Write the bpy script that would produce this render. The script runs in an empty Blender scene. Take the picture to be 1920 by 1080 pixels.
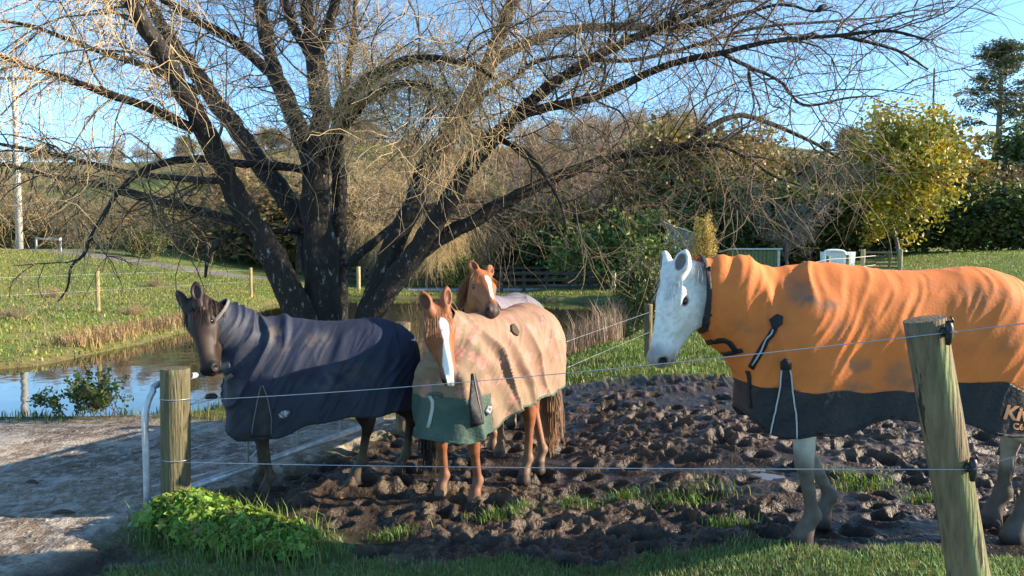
import bpy, math, random
import numpy as np
from mathutils import Vector
from mathutils.bvhtree import BVHTree

random.seed(7)
RNG = np.random.default_rng(11)
SC = bpy.context.scene
COL = SC.collection

# ------------------------------------------------------------------ camera, sky, sun, exposure
FPX = 1400.0                       # focal length in pixels of the 1920 wide photograph
CAMP = np.array([0.0, 0.0, 1.8])
PITCH = math.radians(2.78)
cam_data = bpy.data.cameras.new('camera')
cam_data.sensor_width = 36.0
cam_data.lens = 36.0 * FPX / 1920.0
cam_data.clip_start = 0.05
cam_data.clip_end = 3000.0
cam = bpy.data.objects.new('camera', cam_data)
cam.location = CAMP
cam.rotation_euler = (math.pi / 2 - PITCH, 0, 0)
COL.objects.link(cam)
SC.camera = cam

SUN_EL = math.radians(21.0)
SUN_AZ = math.radians(90.5)       # clockwise from +Y: the sun stands to the right, almost square to the view
SUNV = np.array([math.sin(SUN_AZ) * math.cos(SUN_EL), math.cos(SUN_AZ) * math.cos(SUN_EL), math.sin(SUN_EL)])
world = bpy.data.worlds.new('World')
SC.world = world
world.use_nodes = True
wn = world.node_tree.nodes
wl = world.node_tree.links
bg = wn['Background']
sky = wn.new('ShaderNodeTexSky')
sky.sky_type = 'NISHITA'
sky.sun_disc = False
sky.sun_elevation = SUN_EL
sky.sun_rotation = SUN_AZ
sky.air_density = 0.65
sky.dust_density = 0.1
sky.ozone_density = 5.0
wb = wn.new('ShaderNodeVectorMath'); wb.operation = 'MULTIPLY'      # daylight white balance of the camera
wb.inputs[1].default_value = (1.02, 1.0, 0.80)
wl.new(sky.outputs[0], wb.inputs[0])
wl.new(wb.outputs[0], bg.inputs[0])
bg.inputs[1].default_value = 0.14
sun_data = bpy.data.lights.new('sun', 'SUN')
sun_data.energy = 3.8
sun_data.angle = math.radians(0.5)
sun_data.color = (1.0, 0.83, 0.62)
sun = bpy.data.objects.new('sun', sun_data)
sun.rotation_euler = Vector(SUNV).to_track_quat('Z', 'Y').to_euler()
COL.objects.link(sun)
SC.view_settings.view_transform = 'Standard'
SC.view_settings.look = 'None'
SC.view_settings.gamma = 1.0
SC.view_settings.exposure = 1.8

# ------------------------------------------------------------------ helpers
def ray(px, py):
    a = (px - 960.0) / FPX
    b = -(py - 540.0) / FPX
    return np.array([a, math.cos(PITCH) + b * math.sin(PITCH), -math.sin(PITCH) + b * math.cos(PITCH)])

def at(px, py, Y):
    d = ray(px, py)
    return CAMP + d * (Y / d[1])

def ss(a, b, x):
    t = np.clip((np.asarray(x, dtype=float) - a) / (b - a), 0, 1)
    return t * t * (3 - 2 * t)

def nrm(v):
    v = np.asarray(v, dtype=float)
    return v / (np.linalg.norm(v, axis=-1, keepdims=True) + 1e-12)

def _hash(ix, iy, iz, seed):
    h = (ix.astype(np.int64) * 374761393 + iy.astype(np.int64) * 668265263 + iz.astype(np.int64) * 2147483647 + seed * 144665) & 0x7fffffff
    h = ((h ^ (h >> 13)) * 1274126177) & 0x7fffffff
    h = h ^ (h >> 16)
    return (h & 0xffff) / 65535.0

def vnoise(x, y, z=None, seed=0):
    x = np.asarray(x, dtype=float); y = np.asarray(y, dtype=float)
    z = np.zeros_like(x) if z is None else np.asarray(z, dtype=float)
    ix, iy, iz = np.floor(x), np.floor(y), np.floor(z)
    fx, fy, fz = x - ix, y - iy, z - iz
    fx = fx * fx * (3 - 2 * fx); fy = fy * fy * (3 - 2 * fy); fz = fz * fz * (3 - 2 * fz)
    def g(a, b, c): return _hash(ix + a, iy + b, iz + c, seed)
    flat = not np.any(iz) and not np.any(fz)
    def plane(c):
        return (g(0, 0, c) * (1 - fx) + g(1, 0, c) * fx) * (1 - fy) + (g(0, 1, c) * (1 - fx) + g(1, 1, c) * fx) * fy
    if flat:
        return plane(0)
    return plane(0) * (1 - fz) + plane(1) * fz

def fbm(x, y, z=None, seed=0, oct=4, gain=0.5):
    s = 0; a = 1; t = 0
    for i in range(oct):
        f = 2.03 ** i
        s = s + a * vnoise(x * f + i * 7.1, y * f + i * 3.3, None if z is None else z * f, seed + i)
        t += a; a *= gain
    return s / t

def mesh_arrays(name, V, F, cols=None, smooth=False):
    V = np.asarray(V, dtype=np.float32); F = np.asarray(F, dtype=np.int32)
    m = bpy.data.meshes.new(name)
    n, k = F.shape
    m.vertices.add(len(V)); m.vertices.foreach_set('co', V.ravel())
    m.loops.add(n * k); m.loops.foreach_set('vertex_index', F.ravel())
    m.polygons.add(n)
    m.polygons.foreach_set('loop_start', np.arange(0, n * k, k, dtype=np.int32))
    m.polygons.foreach_set('loop_total', np.full(n, k, dtype=np.int32))
    if smooth:
        m.polygons.foreach_set('use_smooth', np.ones(n, dtype=bool))
    m.update(calc_edges=True)
    m.validate()
    if cols is not None and len(m.vertices) == len(V):
        c = np.ones((len(V), 4), dtype=np.float32); c[:, :3] = cols
        a = m.color_attributes.new('Col', 'FLOAT_COLOR', 'POINT')
        a.data.foreach_set('color', c.ravel())
    return m

def obj(name, mesh, mat=None, parent=None, loc=None):
    o = bpy.data.objects.new(name, mesh)
    COL.objects.link(o)
    if mat is not None and mesh is not None and not mesh.materials:
        mesh.materials.append(mat)
    if parent is not None:
        o.parent = parent
    if loc is not None:
        o.location = tuple(loc)
    return o

def tag(o, label=None, cat=None, group=None, kind=None):
    if label: o['label'] = label
    if cat: o['category'] = cat
    if group: o['group'] = group
    if kind: o['kind'] = kind
    return o

def thing(name, loc, label, cat, group=None):
    o = obj(name, None, loc=loc)
    o.empty_display_size = 0.2
    return tag(o, label, cat, group)

class MB:
    """collects quads/tris (tris stored as degenerate-free separate list)"""
    def __init__(s): s.v = []; s.f = []; s.n = 0
    def add(s, V, F):
        V = np.asarray(V, dtype=float)
        s.v.append(V)
        for f in F: s.f.append([i + s.n for i in f])
        s.n += len(V)
        return s
    def box(s, lo, hi, M=None, bev=0.0):
        x0, y0, z0 = lo; x1, y1, z1 = hi
        V = np.array([[x0, y0, z0], [x1, y0, z0], [x1, y1, z0], [x0, y1, z0], [x0, y0, z1], [x1, y0, z1], [x1, y1, z1], [x0, y1, z1]], dtype=float)
        if M is not None: V = M(V)
        return s.add(V, [(0, 3, 2, 1), (4, 5, 6, 7), (0, 1, 5, 4), (1, 2, 6, 5), (2, 3, 7, 6), (3, 0, 4, 7)])
    def bar(s, a, b, w, h, up=(0, 0, 1)):
        a = np.array(a, float); b = np.array(b, float); d = nrm(b - a)
        side = nrm(np.cross(d, up)); u = np.cross(side, d)
        V = []
        for p in (a, b):
            for sx, sz in ((-1, -1), (1, -1), (1, 1), (-1, 1)):
                V.append(p + side * sx * w / 2 + u * sz * h / 2)
        return s.add(V, [(0, 1, 2, 3), (7, 6, 5, 4), (0, 4, 5, 1), (1, 5, 6, 2), (2, 6, 7, 3), (3, 7, 4, 0)])
    def tube(s, pts, radii, sides=8, caps=True):
        V, F = tubes([(np.asarray(pts, float), np.asarray(radii, float) * np.ones(len(pts)))], sides)
        F = [list(f) for f in F]
        if caps:
            n = len(pts)
            F.append([sides - 1 - i for i in range(sides)])
            F.append([(n - 1) * sides + i for i in range(sides)])
        return s.add(V, F)
    def build(s, name, mat, parent=None, smooth=False, loc=None, bevel=0):
        m = bpy.data.meshes.new(name)
        V = np.concatenate(s.v)
        if loc is not None: V = V - np.asarray(loc, float)
        m.from_pydata(V.tolist(), [], s.f)
        if smooth:
            m.polygons.foreach_set('use_smooth', np.ones(len(m.polygons), dtype=bool))
        m.update()
        o = obj(name, m, mat, parent)
        if loc is not None and parent is None: o.location = tuple(loc)
        if bevel:
            b = o.modifiers.new('bevel', 'BEVEL'); b.width = bevel; b.segments = 2
            b.limit_method = 'ANGLE'
        return o

def tubes(paths, sides=3):
    """many tapered tubes; paths = [(pts (n,3), radii (n,))]; same-length paths are done together"""
    groups = {}
    for p, r in paths: groups.setdefault(len(p), []).append((p, r))
    Vs = []; Fs = []; off = 0
    ang = np.arange(sides) * 2 * math.pi / sides
    ca, sa = np.cos(ang), np.sin(ang)
    for n, lst in groups.items():
        P = np.array([a for a, _ in lst], dtype=float); R = np.array([b for _, b in lst], dtype=float)
        T = np.empty_like(P)
        T[:, 1:-1] = P[:, 2:] - P[:, :-2]; T[:, 0] = P[:, 1] - P[:, 0]; T[:, -1] = P[:, -1] - P[:, -2]
        T = nrm(T)
        t0 = nrm(P[:, -1] - P[:, 0])
        ref = np.eye(3)[np.abs(T).max(axis=1).argmin(axis=1)]          # the axis the path keeps farthest from
        ref = np.repeat(ref[:, None, :], n, 1)
        A = nrm(np.cross(T, ref)); B = np.cross(T, A)
        V = P[:, :, None, :] + R[:, :, None, None] * (A[:, :, None, :] * ca[None, None, :, None] + B[:, :, None, :] * sa[None, None, :, None])
        m = len(lst)
        base = off + np.arange(m)[:, None, None] * (n * sides) + np.arange(n - 1)[None, :, None] * sides
        i = np.arange(sides)[None, None, :]; j = (np.arange(sides) + 1)[None, None, :] % sides
        F = np.stack([base + i, base + j, base + sides + j, base + sides + i], -1).reshape(-1, 4)
        Vs.append(V.reshape(-1, 3)); Fs.append(F); off += m * n * sides
    return np.concatenate(Vs), np.concatenate(Fs)

def resample(pts, n):
    """smooth (Catmull-Rom) resampling of a polyline with any number of columns"""
    pts = np.asarray(pts, float)
    if len(pts) == 2:
        t = np.linspace(0, 1, n)[:, None]; return pts[0] * (1 - t) + pts[1] * t
    ext = np.vstack([2 * pts[0] - pts[1], pts, 2 * pts[-1] - pts[-2]])
    L = np.r_[0, np.cumsum(np.linalg.norm(np.diff(pts[:, :3], axis=0), axis=1))]
    out = []
    for s in np.linspace(0, L[-1], n):
        k = min(np.searchsorted(L, s, side='right') - 1, len(pts) - 2)
        t = (s - L[k]) / max(L[k + 1] - L[k], 1e-9)
        p0, p1, p2, p3 = ext[k], ext[k + 1], ext[k + 2], ext[k + 3]
        out.append(0.5 * ((2 * p1) + (-p0 + p2) * t + (2 * p0 - 5 * p1 + 4 * p2 - p3) * t * t + (-p0 + 3 * p1 - 3 * p2 + p3) * t ** 3))
    return np.array(out)

# ------------------------------------------------------------------ materials
def mat(name, col, rough=0.7, col2=None, nscale=8.0, detail=4.0, lo=0.35, hi=0.65, bump=0.0, bscale=40.0, attr=False, metal=0.0,
        spec=0.5, sub=0.0, stretch=(1, 1, 1), vary=0.0, sheen=0.0, trans=0.0, coat=0.0, col3=None, n3=2.0, lo3=.5, hi3=.7):
    m = bpy.data.materials.new(name); m.use_nodes = True
    nt = m.node_tree; N = nt.nodes; L = nt.links
    b = N['Principled BSDF']
    b.inputs['Roughness'].default_value = rough
    b.inputs['Metallic'].default_value = metal
    b.inputs['Specular IOR Level'].default_value = spec
    if sheen: b.inputs['Sheen Weight'].default_value = sheen
    if coat: b.inputs['Coat Weight'].default_value = coat
    tc = N.new('ShaderNodeTexCoord'); mp = N.new('ShaderNodeMapping')
    L.new(tc.outputs['Object'], mp.inputs['Vector']); mp.inputs['Scale'].default_value = stretch
    if attr:
        a = N.new('ShaderNodeAttribute'); a.attribute_name = 'Col'; c = a.outputs['Color']
    else:
        r = N.new('ShaderNodeRGB'); r.outputs[0].default_value = (*col, 1); c = r.outputs[0]
    def noisemix(c, col2, sc, lo, hi, mode='MIX'):
        n = N.new('ShaderNodeTexNoise'); n.inputs['Scale'].default_value = sc; n.inputs['Detail'].default_value = detail
        n.inputs['Roughness'].default_value = 0.62
        L.new(mp.outputs[0], n.inputs['Vector'])
        mr = N.new('ShaderNodeMapRange'); mr.inputs[1].default_value = lo; mr.inputs[2].default_value = hi
        L.new(n.outputs[0], mr.inputs[0])
        mx = N.new('ShaderNodeMix'); mx.data_type = 'RGBA'; mx.blend_type = mode
        L.new(mr.outputs[0], mx.inputs[0]); L.new(c, mx.inputs[6]); mx.inputs[7].default_value = (*col2, 1)
        return mx.outputs[2]
    if col2 is not None: c = noisemix(c, col2, nscale, lo, hi)
    if col3 is not None: c = noisemix(c, col3, n3, lo3, hi3)
    if vary:
        n = N.new('ShaderNodeTexNoise'); n.inputs['Scale'].default_value = nscale; n.inputs['Detail'].default_value = detail
        L.new(mp.outputs[0], n.inputs['Vector'])
        mr = N.new('ShaderNodeMapRange'); mr.inputs[1].default_value = .3; mr.inputs[2].default_value = .7
        mr.inputs[3].default_value = 1 - vary; mr.inputs[4].default_value = 1 + vary
        L.new(n.outputs[0], mr.inputs[0])
        vm = N.new('ShaderNodeVectorMath'); vm.operation = 'SCALE'
        L.new(c, vm.inputs[0]); L.new(mr.outputs[0], vm.inputs['Scale']); c = vm.outputs[0]
    L.new(c, b.inputs['Base Color'])
    if trans:
        out = N['Material Output']; t = N.new('ShaderNodeBsdfTranslucent'); ms = N.new('ShaderNodeMixShader')
        L.new(c, t.inputs['Color']); ms.inputs[0].default_value = trans
        L.new(b.outputs[0], ms.inputs[1]); L.new(t.outputs[0], ms.inputs[2]); L.new(ms.outputs[0], out.inputs[0])
    if bump:
        n = N.new('ShaderNodeTexNoise'); n.inputs['Scale'].default_value = bscale; n.inputs['Detail'].default_value = 5
        L.new(mp.outputs[0], n.inputs['Vector'])
        bp = N.new('ShaderNodeBump'); bp.inputs['Strength'].default_value = bump; bp.inputs['Distance'].default_value = 0.02
        L.new(n.outputs[0], bp.inputs['Height']); L.new(bp.outputs[0], b.inputs['Normal'])
    return m

M = {}
M['ground'] = mat('ground', (1, 1, 1), 0.85, attr=True, nscale=9, vary=0.28, bump=0.9, bscale=45, spec=.28)
M['water'] = mat('water', (0.022, 0.019, 0.011), 0.03, spec=0.7)
M['puddle'] = mat('puddle_water', (0.10, 0.07, 0.042), 0.06, spec=0.5)
M['bark'] = mat('bark', (0.016, 0.013, 0.011), 0.9, col2=(0.24, 0.23, 0.21), nscale=20, lo=.60, hi=.66, bump=1.0, bscale=30, stretch=(1, 1, .45), detail=8, col3=(.045, .035, .026), n3=14, lo3=.55, hi3=.65)
M['twig'] = mat('twig', (1, 1, 1), 0.75, attr=True)
M['leaf'] = mat('leaf', (1, 1, 1), 0.55, attr=True, trans=0.3)
M['grass'] = mat('grass', (1, 1, 1), 0.6, attr=True, trans=0.3)
M['wood'] = mat('weathered_wood', (0.15, 0.12, 0.065), 0.85, col2=(0.065, 0.055, 0.03), nscale=5, stretch=(9, 9, .7), bump=.5, bscale=8, col3=(.10, .135, .035), n3=1.6, lo3=.52, hi3=.68)
M['postwood'] = mat('post_wood', (1, 1, 1), 0.85, attr=True, nscale=5, stretch=(9, 9, .7), vary=.35, bump=.9, bscale=9, col3=(.025, .02, .014), n3=2.2, lo3=.60, hi3=.64)
M['rail'] = mat('rail_wood', (0.055, 0.042, 0.03), 0.85, vary=.3)
M['steel'] = mat('galvanised_steel', (0.62, 0.64, 0.67), 0.42, metal=.35, col2=(.36, .38, .4), nscale=14)
M['wire'] = mat('wire', (0.42, 0.45, 0.5), 0.4, metal=.5)
M['black'] = mat('black_plastic', (0.012, 0.012, 0.014), 0.5)
M['webbing'] = mat('black_webbing', (0.010, 0.010, 0.013), 0.75, bump=.3, bscale=300)
M['piping'] = mat('reflective_piping', (0.42, 0.42, 0.45), 0.5)
M['eye'] = mat('eye', (0.006, 0.004, 0.003), 0.08, spec=.7)
M['coat_hair'] = mat('horse_coat', (1, 1, 1), 0.55, attr=True, nscale=26, vary=.12, bump=.08, bscale=120, spec=.3)
M['hair'] = mat('hair', (1, 1, 1), 0.5, attr=True)
M['concrete'] = mat('concrete', (0.42, 0.41, 0.39), 0.85, vary=.15)
M['white_plastic'] = mat('white_plastic', (0.72, 0.73, 0.74), 0.45, vary=.06)
M['shed_green'] = mat('shed_green', (0.11, 0.14, 0.055), 0.7, vary=.15)
M['shed_roof'] = mat('shed_roof', (0.42, 0.45, 0.40), 0.5, vary=.15)
M['iron'] = mat('corrugated_iron', (0.16, 0.17, 0.20), 0.5, metal=.3, vary=.2)
M['feather'] = mat('feather', (0.012, 0.012, 0.015), .6)

# ------------------------------------------------------------------ terrain
WATER_Z = -0.12
POND = np.array([(-18, 8.45), (-6.4, 8.45), (-4.8, 8.5), (-3.9, 8.7), (-3.2, 9.7), (-1.5, 9.9), (-0.5, 9.9), (0.2, 11.4), (0.95, 13.2), (2.0, 14.5), (2.8, 17.4), (3.3, 22), (3.8, 25.5),
                 (3.6, 27.4), (0.8, 29.0), (-4, 30.2), (-7.2, 30.4), (-8.6, 27), (-8.0, 23), (-7.6, 19), (-7.5, 15.5), (-7.8, 12.4), (-9.0, 11.4), (-18, 10.6)], float)

def poly_sd(x, y, poly):
    """signed distance to a polygon, negative inside"""
    x = np.asarray(x, float); y = np.asarray(y, float)
    d = np.full(x.shape, 1e9); inside = np.zeros(x.shape, bool)
    n = len(poly)
    for i in range(n):
        ax, ay = poly[i]; bx, by = poly[(i + 1) % n]
        ex, ey = bx - ax, by - ay
        t = np.clip(((x - ax) * ex + (y - ay) * ey) / (ex * ex + ey * ey), 0, 1)
        d = np.minimum(d, np.hypot(x - ax - t * ex, y - ay - t * ey))
        c = ((ay > y) != (by > y)) & (x < (bx - ax) * (y - ay) / ((by - ay) if by != ay else 1e-9) + ax)
        inside ^= c
    return np.where(inside, -d, d)

def base_z(x, y):
    x = np.asarray(x, float); y = np.asarray(y, float)
    z = 0.20 * ss(0.2, 2.0, x) + 0.25 * ss(2.5, 9, x)
    z = z * (1 - 0.4 * ss(9, 16, y)) + 0.05 * ss(4.3, 3.4, y)
    z = z + 1.55 * ss(3.5, 24, x) * ss(12, 33, y)
    z = z + 1.7 * ss(-8.5, -25, x) * ss(9.5, 33, y) + 0.25 * ss(-8.2, -10.5, x) * ss(11, 16, y)
    prof = 17.5 - 4.5 * ss(-10, -60, x) - 3.8 * ss(20, 60, x)
    z = z + prof * ss(44, 118, y) + 1.6 * (fbm(x / 26, y / 26, seed=5, oct=3) - .5) * ss(50, 75, y)
    z = z + 0.03 * (fbm(x / 1.3, y / 1.3, seed=9, oct=2) - .5)
    return z

def terrain(x, y):
    z = base_z(x, y)
    sd = poly_sd(x, y, POND)
    w = ss(0.45, -0.6, sd + 0.25 * (fbm(np.asarray(x) / .7, np.asarray(y) / .7, seed=3, oct=3) - .5))
    return z * (1 - w) + (-0.75) * w

def tz(x, y):
    return float(terrain(np.array([float(x)]), np.array([float(y)]))[0])

def axis(lo, a, b, hi, h, g):
    mid = np.arange(a, b + h / 2, h)
    up = []; p = b; s = h
    while p < hi: s *= g; p += s; up.append(p)
    dn = []; p = a; s = h
    while p > lo: s *= g; p -= s; dn.append(p)
    return np.r_[dn[::-1], mid, up]

XS = axis(-400, -2.9, 3.4, 400, 0.0155, 1.055)
YS = axis(-60, 3.7, 7.6, 600, 0.0155, 1.036)
GX, GY = np.meshgrid(XS, YS)
gx, gy = GX.ravel(), GY.ravel()
n1 = fbm(gx / .45, gy / .45, seed=21, oct=4)
n2 = fbm(gx / 3.1, gy / 3.1, seed=22, oct=4)
gsd = poly_sd(gx, gy, POND)

def grass_front(x, y, n):
    """1 on the grass verge in front of the fence"""
    edge = 4.22 - 0.16 * np.maximum(x, 0) + (n - .5) * .55
    left = -2.5 - (y - 4.3) * .9 + (n - .5) * .8
    g = ss(.10, -.12, y - edge) * ss(-.15, .1, x - left)
    ivy = np.exp(-(((x + 1.75) / .75) ** 2 + ((y - 4.62 + .35 * (x + 1.75)) / .42) ** 2) ** 2)
    return np.maximum(g, ivy)

gate_x = -2.47 + (gy - 4.98) * (1.11 / 2.32)
side = gx - gate_x                                     # > 0 : paddock side of the gate line
front = grass_front(gx, gy, n1)
paddock = ss(-.15, .25, side) * ss(10.6, 9.6, gy + (n2 - .5) * 3.0 + .12 * np.maximum(gx - 3, 0)) * ss(9.0, 7.6, gy - 4 * ss(-.6, .6, gx) + (n1 - .5) * 1.2)
mud = paddock * (1 - front)
dirt = ss(.25, -.15, side) * ss(8.3, 7.7, gy + (n1 - .5) * .9) * (1 - front) * ss(-16, -12, gx)
road = ss(1.6, 1.2, np.abs(gy - 36.2 - .15 * (gx + 24) ** 1 * .2)) * ss(-9.5, -12.5, gx)
path = ss(2.9, 2.6, np.abs(gy - 35.2)) * ss(-6, -4.5, gx) * ss(6.6, 5.8, gx)

# relief: churned mud with clods, ridges and hoof prints
def billow(x, y, s, seed): return np.abs(2 * vnoise(x / s, y / s, seed=seed) - 1)
wx = gx + .10 * (fbm(gx / .22, gy / .22, seed=31, oct=2) - .5); wy = gy + .10 * (fbm(gx / .22, gy / .22, seed=32, oct=2) - .5)
rel = .13 * (fbm(gx / .6, gy / .42, seed=41, oct=2) - .5) + .026 * (1 - billow(wx, wy * 1.4, .20, 42)) ** 1.5 + .025 * (1 - billow(wx, wy * 1.3, .095, 43)) ** 1.5 + .030 * (1 - billow(wx + 3, wy, .05, 44)) + .018 * vnoise(gx / .02, gy / .02, seed=45) - .062
clod = fbm(wx / .13, wy / .11, seed=47, oct=3)
rel += .045 * ss(.53, .60, clod) * (.4 + .6 * vnoise(wx / .03, wy / .03, seed=48))
pit = np.zeros_like(gx); P2 = pit.reshape(GX.shape)
for i in range(380):
    cx, cy = RNG.uniform(-2.4, 4.5), RNG.uniform(4.2, 9.5)
    r = RNG.uniform(.06, .10)
    i0, i1 = np.searchsorted(XS, [cx - .25, cx + .25]); j0, j1 = np.searchsorted(YS, [cy - .25, cy + .25])
    q = np.hypot(XS[None, i0:i1] - cx, (YS[j0:j1, None] - cy) * 1.1) / r
    P2[j0:j1, i0:i1] += -.062 * np.exp(-q ** 4) + .024 * np.exp(-((q - 1.35) / .35) ** 2)
flat_ = ss(.40, .60, fbm(gx / 1.1 + 9, gy / .75, seed=52, oct=3))
rel = (.13 * .8 * (fbm(gx / .6, gy / .42, seed=41, oct=2) - .5)) * (1 - flat_) + (rel * (.28 + .72 * flat_) - .03 * (1 - flat_)) * .85 + pit
rel = rel - rel[mud > .5].mean() - .02
MUDZ = rel
gz = terrain(gx, gy)
gz = gz + mud * rel + dirt * (.035 * (n1 - .5) + .012 * (vnoise(gx / .06, gy / .06, seed=51) - .5) + .04 * (n2 - .5))
gz = gz + (1 - np.maximum(mud, dirt)) * (.03 * (n1 - .5)) * ss(60, 20, gy)

def lerp(a, b, t): return a * (1 - t[:, None]) + np.asarray(b)[None, :] * t[:, None]
cgrass = lerp(np.tile(np.array([[.095, .145, .022]]), (len(gx), 1)), (.17, .18, .04), ss(.42, .62, n2))
cgrass = lerp(cgrass, (.12, .088, .045), ss(.60, .74, n1) * .7)
cgrass = lerp(cgrass, (.21, .165, .075), ss(44, 60, gy) * ss(.40, .60, fbm(gx / 9, gy / 6, seed=61, oct=4)) * .75)
cmud = lerp(np.tile(np.array([[.033, .024, .0175]]), (len(gx), 1)), (.080, .056, .038), ss(-.045, .035, rel))
cmud = lerp(cmud, (.022, .016, .012), ss(.52, .66, n2) * .6)
cdirt = lerp(np.tile(np.array([[.22, .168, .12]]), (len(gx), 1)), (.36, .33, .30), ss(.50, .64, n1) * .8)
cdirt = lerp(cdirt, (.10, .075, .055), ss(.50, .62, fbm(gx / .9, gy / .5, seed=62, oct=4)) * .75)
gc = cgrass * (1 - mud[:, None]) + cmud * mud[:, None]
gc = gc * (1 - dirt[:, None]) + cdirt * dirt[:, None]
gc = lerp(gc, (.17, .155, .14), road); gc = lerp(gc, (.30, .31, .33), path)
gc = lerp(gc, (.10, .07, .04), ss(.7, .05, gsd) * ss(-3, -.2, gsd) * .85)
nx, ny = len(XS), len(YS)
ii = (np.arange(ny - 1)[:, None] * nx + np.arange(nx - 1)[None, :]).ravel()
GF = np.stack([ii, ii + 1, ii + nx + 1, ii + nx], -1)
ground = obj('ground', mesh_arrays('ground', np.stack([gx, gy, gz], -1), GF, gc, smooth=True), M['ground'])
tag(ground, kind='structure')
# wetness: the ground is glossy where it is churned mud
nt = M['ground'].node_tree; N_, L_ = nt.nodes, nt.links
wet = N_.new('ShaderNodeAttribute'); wet.attribute_name = 'Wet'
nzw = N_.new('ShaderNodeTexNoise'); nzw.inputs['Scale'].default_value = 5; nzw.inputs['Detail'].default_value = 6
mrw = N_.new('ShaderNodeMapRange'); mrw.inputs[1].default_value = .35; mrw.inputs[2].default_value = .7; mrw.inputs[3].default_value = .30; mrw.inputs[4].default_value = .85
L_.new(nzw.outputs[0], mrw.inputs[0])
mxw = N_.new('ShaderNodeMix'); mxw.inputs[2].default_value = .9
L_.new(wet.outputs['Fac'], mxw.inputs[0]); L_.new(mrw.outputs[0], mxw.inputs[3])
L_.new(mxw.outputs[0], N_['Principled BSDF'].inputs['Roughness'])
# crusted, frosty patches on the trodden dirt: a wear pattern of its own
da = N_.new('ShaderNodeAttribute'); da.attribute_name = 'Dirt'
bsd = N_['Principled BSDF']; src = bsd.inputs['Base Color'].links[0].from_socket
for sc_, lo_, hi_, col_, k_ in ((5.0, .50, .60, (.44, .385, .33), .75), (16.0, .52, .60, (.48, .44, .39), .6), (8.0, .57, .65, (.085, .062, .046), .75)):
    nn = N_.new('ShaderNodeTexNoise'); nn.inputs['Scale'].default_value = sc_; nn.inputs['Detail'].default_value = 7; nn.inputs['Roughness'].default_value = .68
    tcn = N_.new('ShaderNodeTexCoord'); mpn = N_.new('ShaderNodeMapping'); mpn.inputs['Scale'].default_value = (1, .8, 1); mpn.inputs['Location'].default_value = (sc_, 0, 0)
    L_.new(tcn.outputs['Object'], mpn.inputs['Vector']); L_.new(mpn.outputs[0], nn.inputs['Vector'])
    mr_ = N_.new('ShaderNodeMapRange'); mr_.inputs[1].default_value = lo_; mr_.inputs[2].default_value = hi_; mr_.inputs[4].default_value = k_
    L_.new(nn.outputs[0], mr_.inputs[0])
    mm = N_.new('ShaderNodeMath'); mm.operation = 'MULTIPLY'; L_.new(mr_.outputs[0], mm.inputs[0]); L_.new(da.outputs['Fac'], mm.inputs[1])
    mx_ = N_.new('ShaderNodeMix'); mx_.data_type = 'RGBA'; L_.new(mm.outputs[0], mx_.inputs[0]); L_.new(src, mx_.inputs[6]); mx_.inputs[7].default_value = (*col_, 1); src = mx_.outputs[2]
L_.new(src, bsd.inputs['Base Color'])
dat = ground.data.attributes.new('Dirt', 'FLOAT', 'POINT'); dat.data.foreach_set('value', dirt.astype(np.float32))
wa = ground.data.attributes.new('Wet', 'FLOAT', 'POINT'); wa.data.foreach_set('value', mud.astype(np.float32))

# pond and puddles
def sheet(name, x0, x1, y0, y1, zf, m, nx=2, ny=2):
    X, Y = np.meshgrid(np.linspace(x0, x1, nx), np.linspace(y0, y1, ny))
    x, y = X.ravel(), Y.ravel()
    i = (np.arange(ny - 1)[:, None] * nx + np.arange(nx - 1)[None, :]).ravel()
    o = obj(name, mesh_arrays(name, np.stack([x, y, zf(x, y)], -1), np.stack([i, i + 1, i + nx + 1, i + nx], -1), smooth=True), m)
    return tag(o, kind='structure')
sheet('pond_water', -20, 5.5, 7.9, 32, lambda x, y: np.full_like(x, WATER_Z), M['water'])
nt = M['water'].node_tree
nz = nt.nodes.new('ShaderNodeTexNoise'); nz.inputs['Scale'].default_value = 2.2; nz.inputs['Detail'].default_value = 2
tcw = nt.nodes.new('ShaderNodeTexCoord'); nt.links.new(tcw.outputs['Object'], nz.inputs['Vector'])
bp = nt.nodes.new('ShaderNodeBump'); bp.inputs['Strength'].default_value = .05; bp.inputs['Distance'].default_value = .05
nt.links.new(nz.outputs[0], bp.inputs['Height']); nt.links.new(bp.outputs[0], nt.nodes['Principled BSDF'].inputs['Normal'])
# a thin sheet of standing water follows the lie of the paddock; it only shows in the deepest prints
sheet('puddle_water', -2.2, 4.2, 4.35, 9.3, lambda x, y: terrain(x, y) - .074, M['puddle'], 60, 50)

GROUND_BVH = BVHTree.FromPolygons(np.stack([gx, gy, gz], -1).tolist(), GF.tolist()) if False else None
def gh(x, y):
    """height of the finished ground mesh (bilinear)"""
    x = np.asarray(x, float); y = np.asarray(y, float)
    Z = gz.reshape(GX.shape)
    i = np.clip(np.searchsorted(XS, x) - 1, 0, nx - 2); j = np.clip(np.searchsorted(YS, y) - 1, 0, ny - 2)
    fx = (x - XS[i]) / (XS[i + 1] - XS[i]); fy = (y - YS[j]) / (YS[j + 1] - YS[j])
    return (Z[j, i] * (1 - fx) + Z[j, i + 1] * fx) * (1 - fy) + (Z[j + 1, i] * (1 - fx) + Z[j + 1, i + 1] * fx) * fy

def gmask(mask, x, y):
    K = mask.reshape(GX.shape)
    i = np.clip(np.searchsorted(XS, x) - 1, 0, nx - 2); j = np.clip(np.searchsorted(YS, y) - 1, 0, ny - 2)
    return K[j, i]

# ------------------------------------------------------------------ vegetation helpers
def rand_unit(n, rng=RNG):
    v = rng.normal(size=(n, 3)); return nrm(v)

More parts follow.
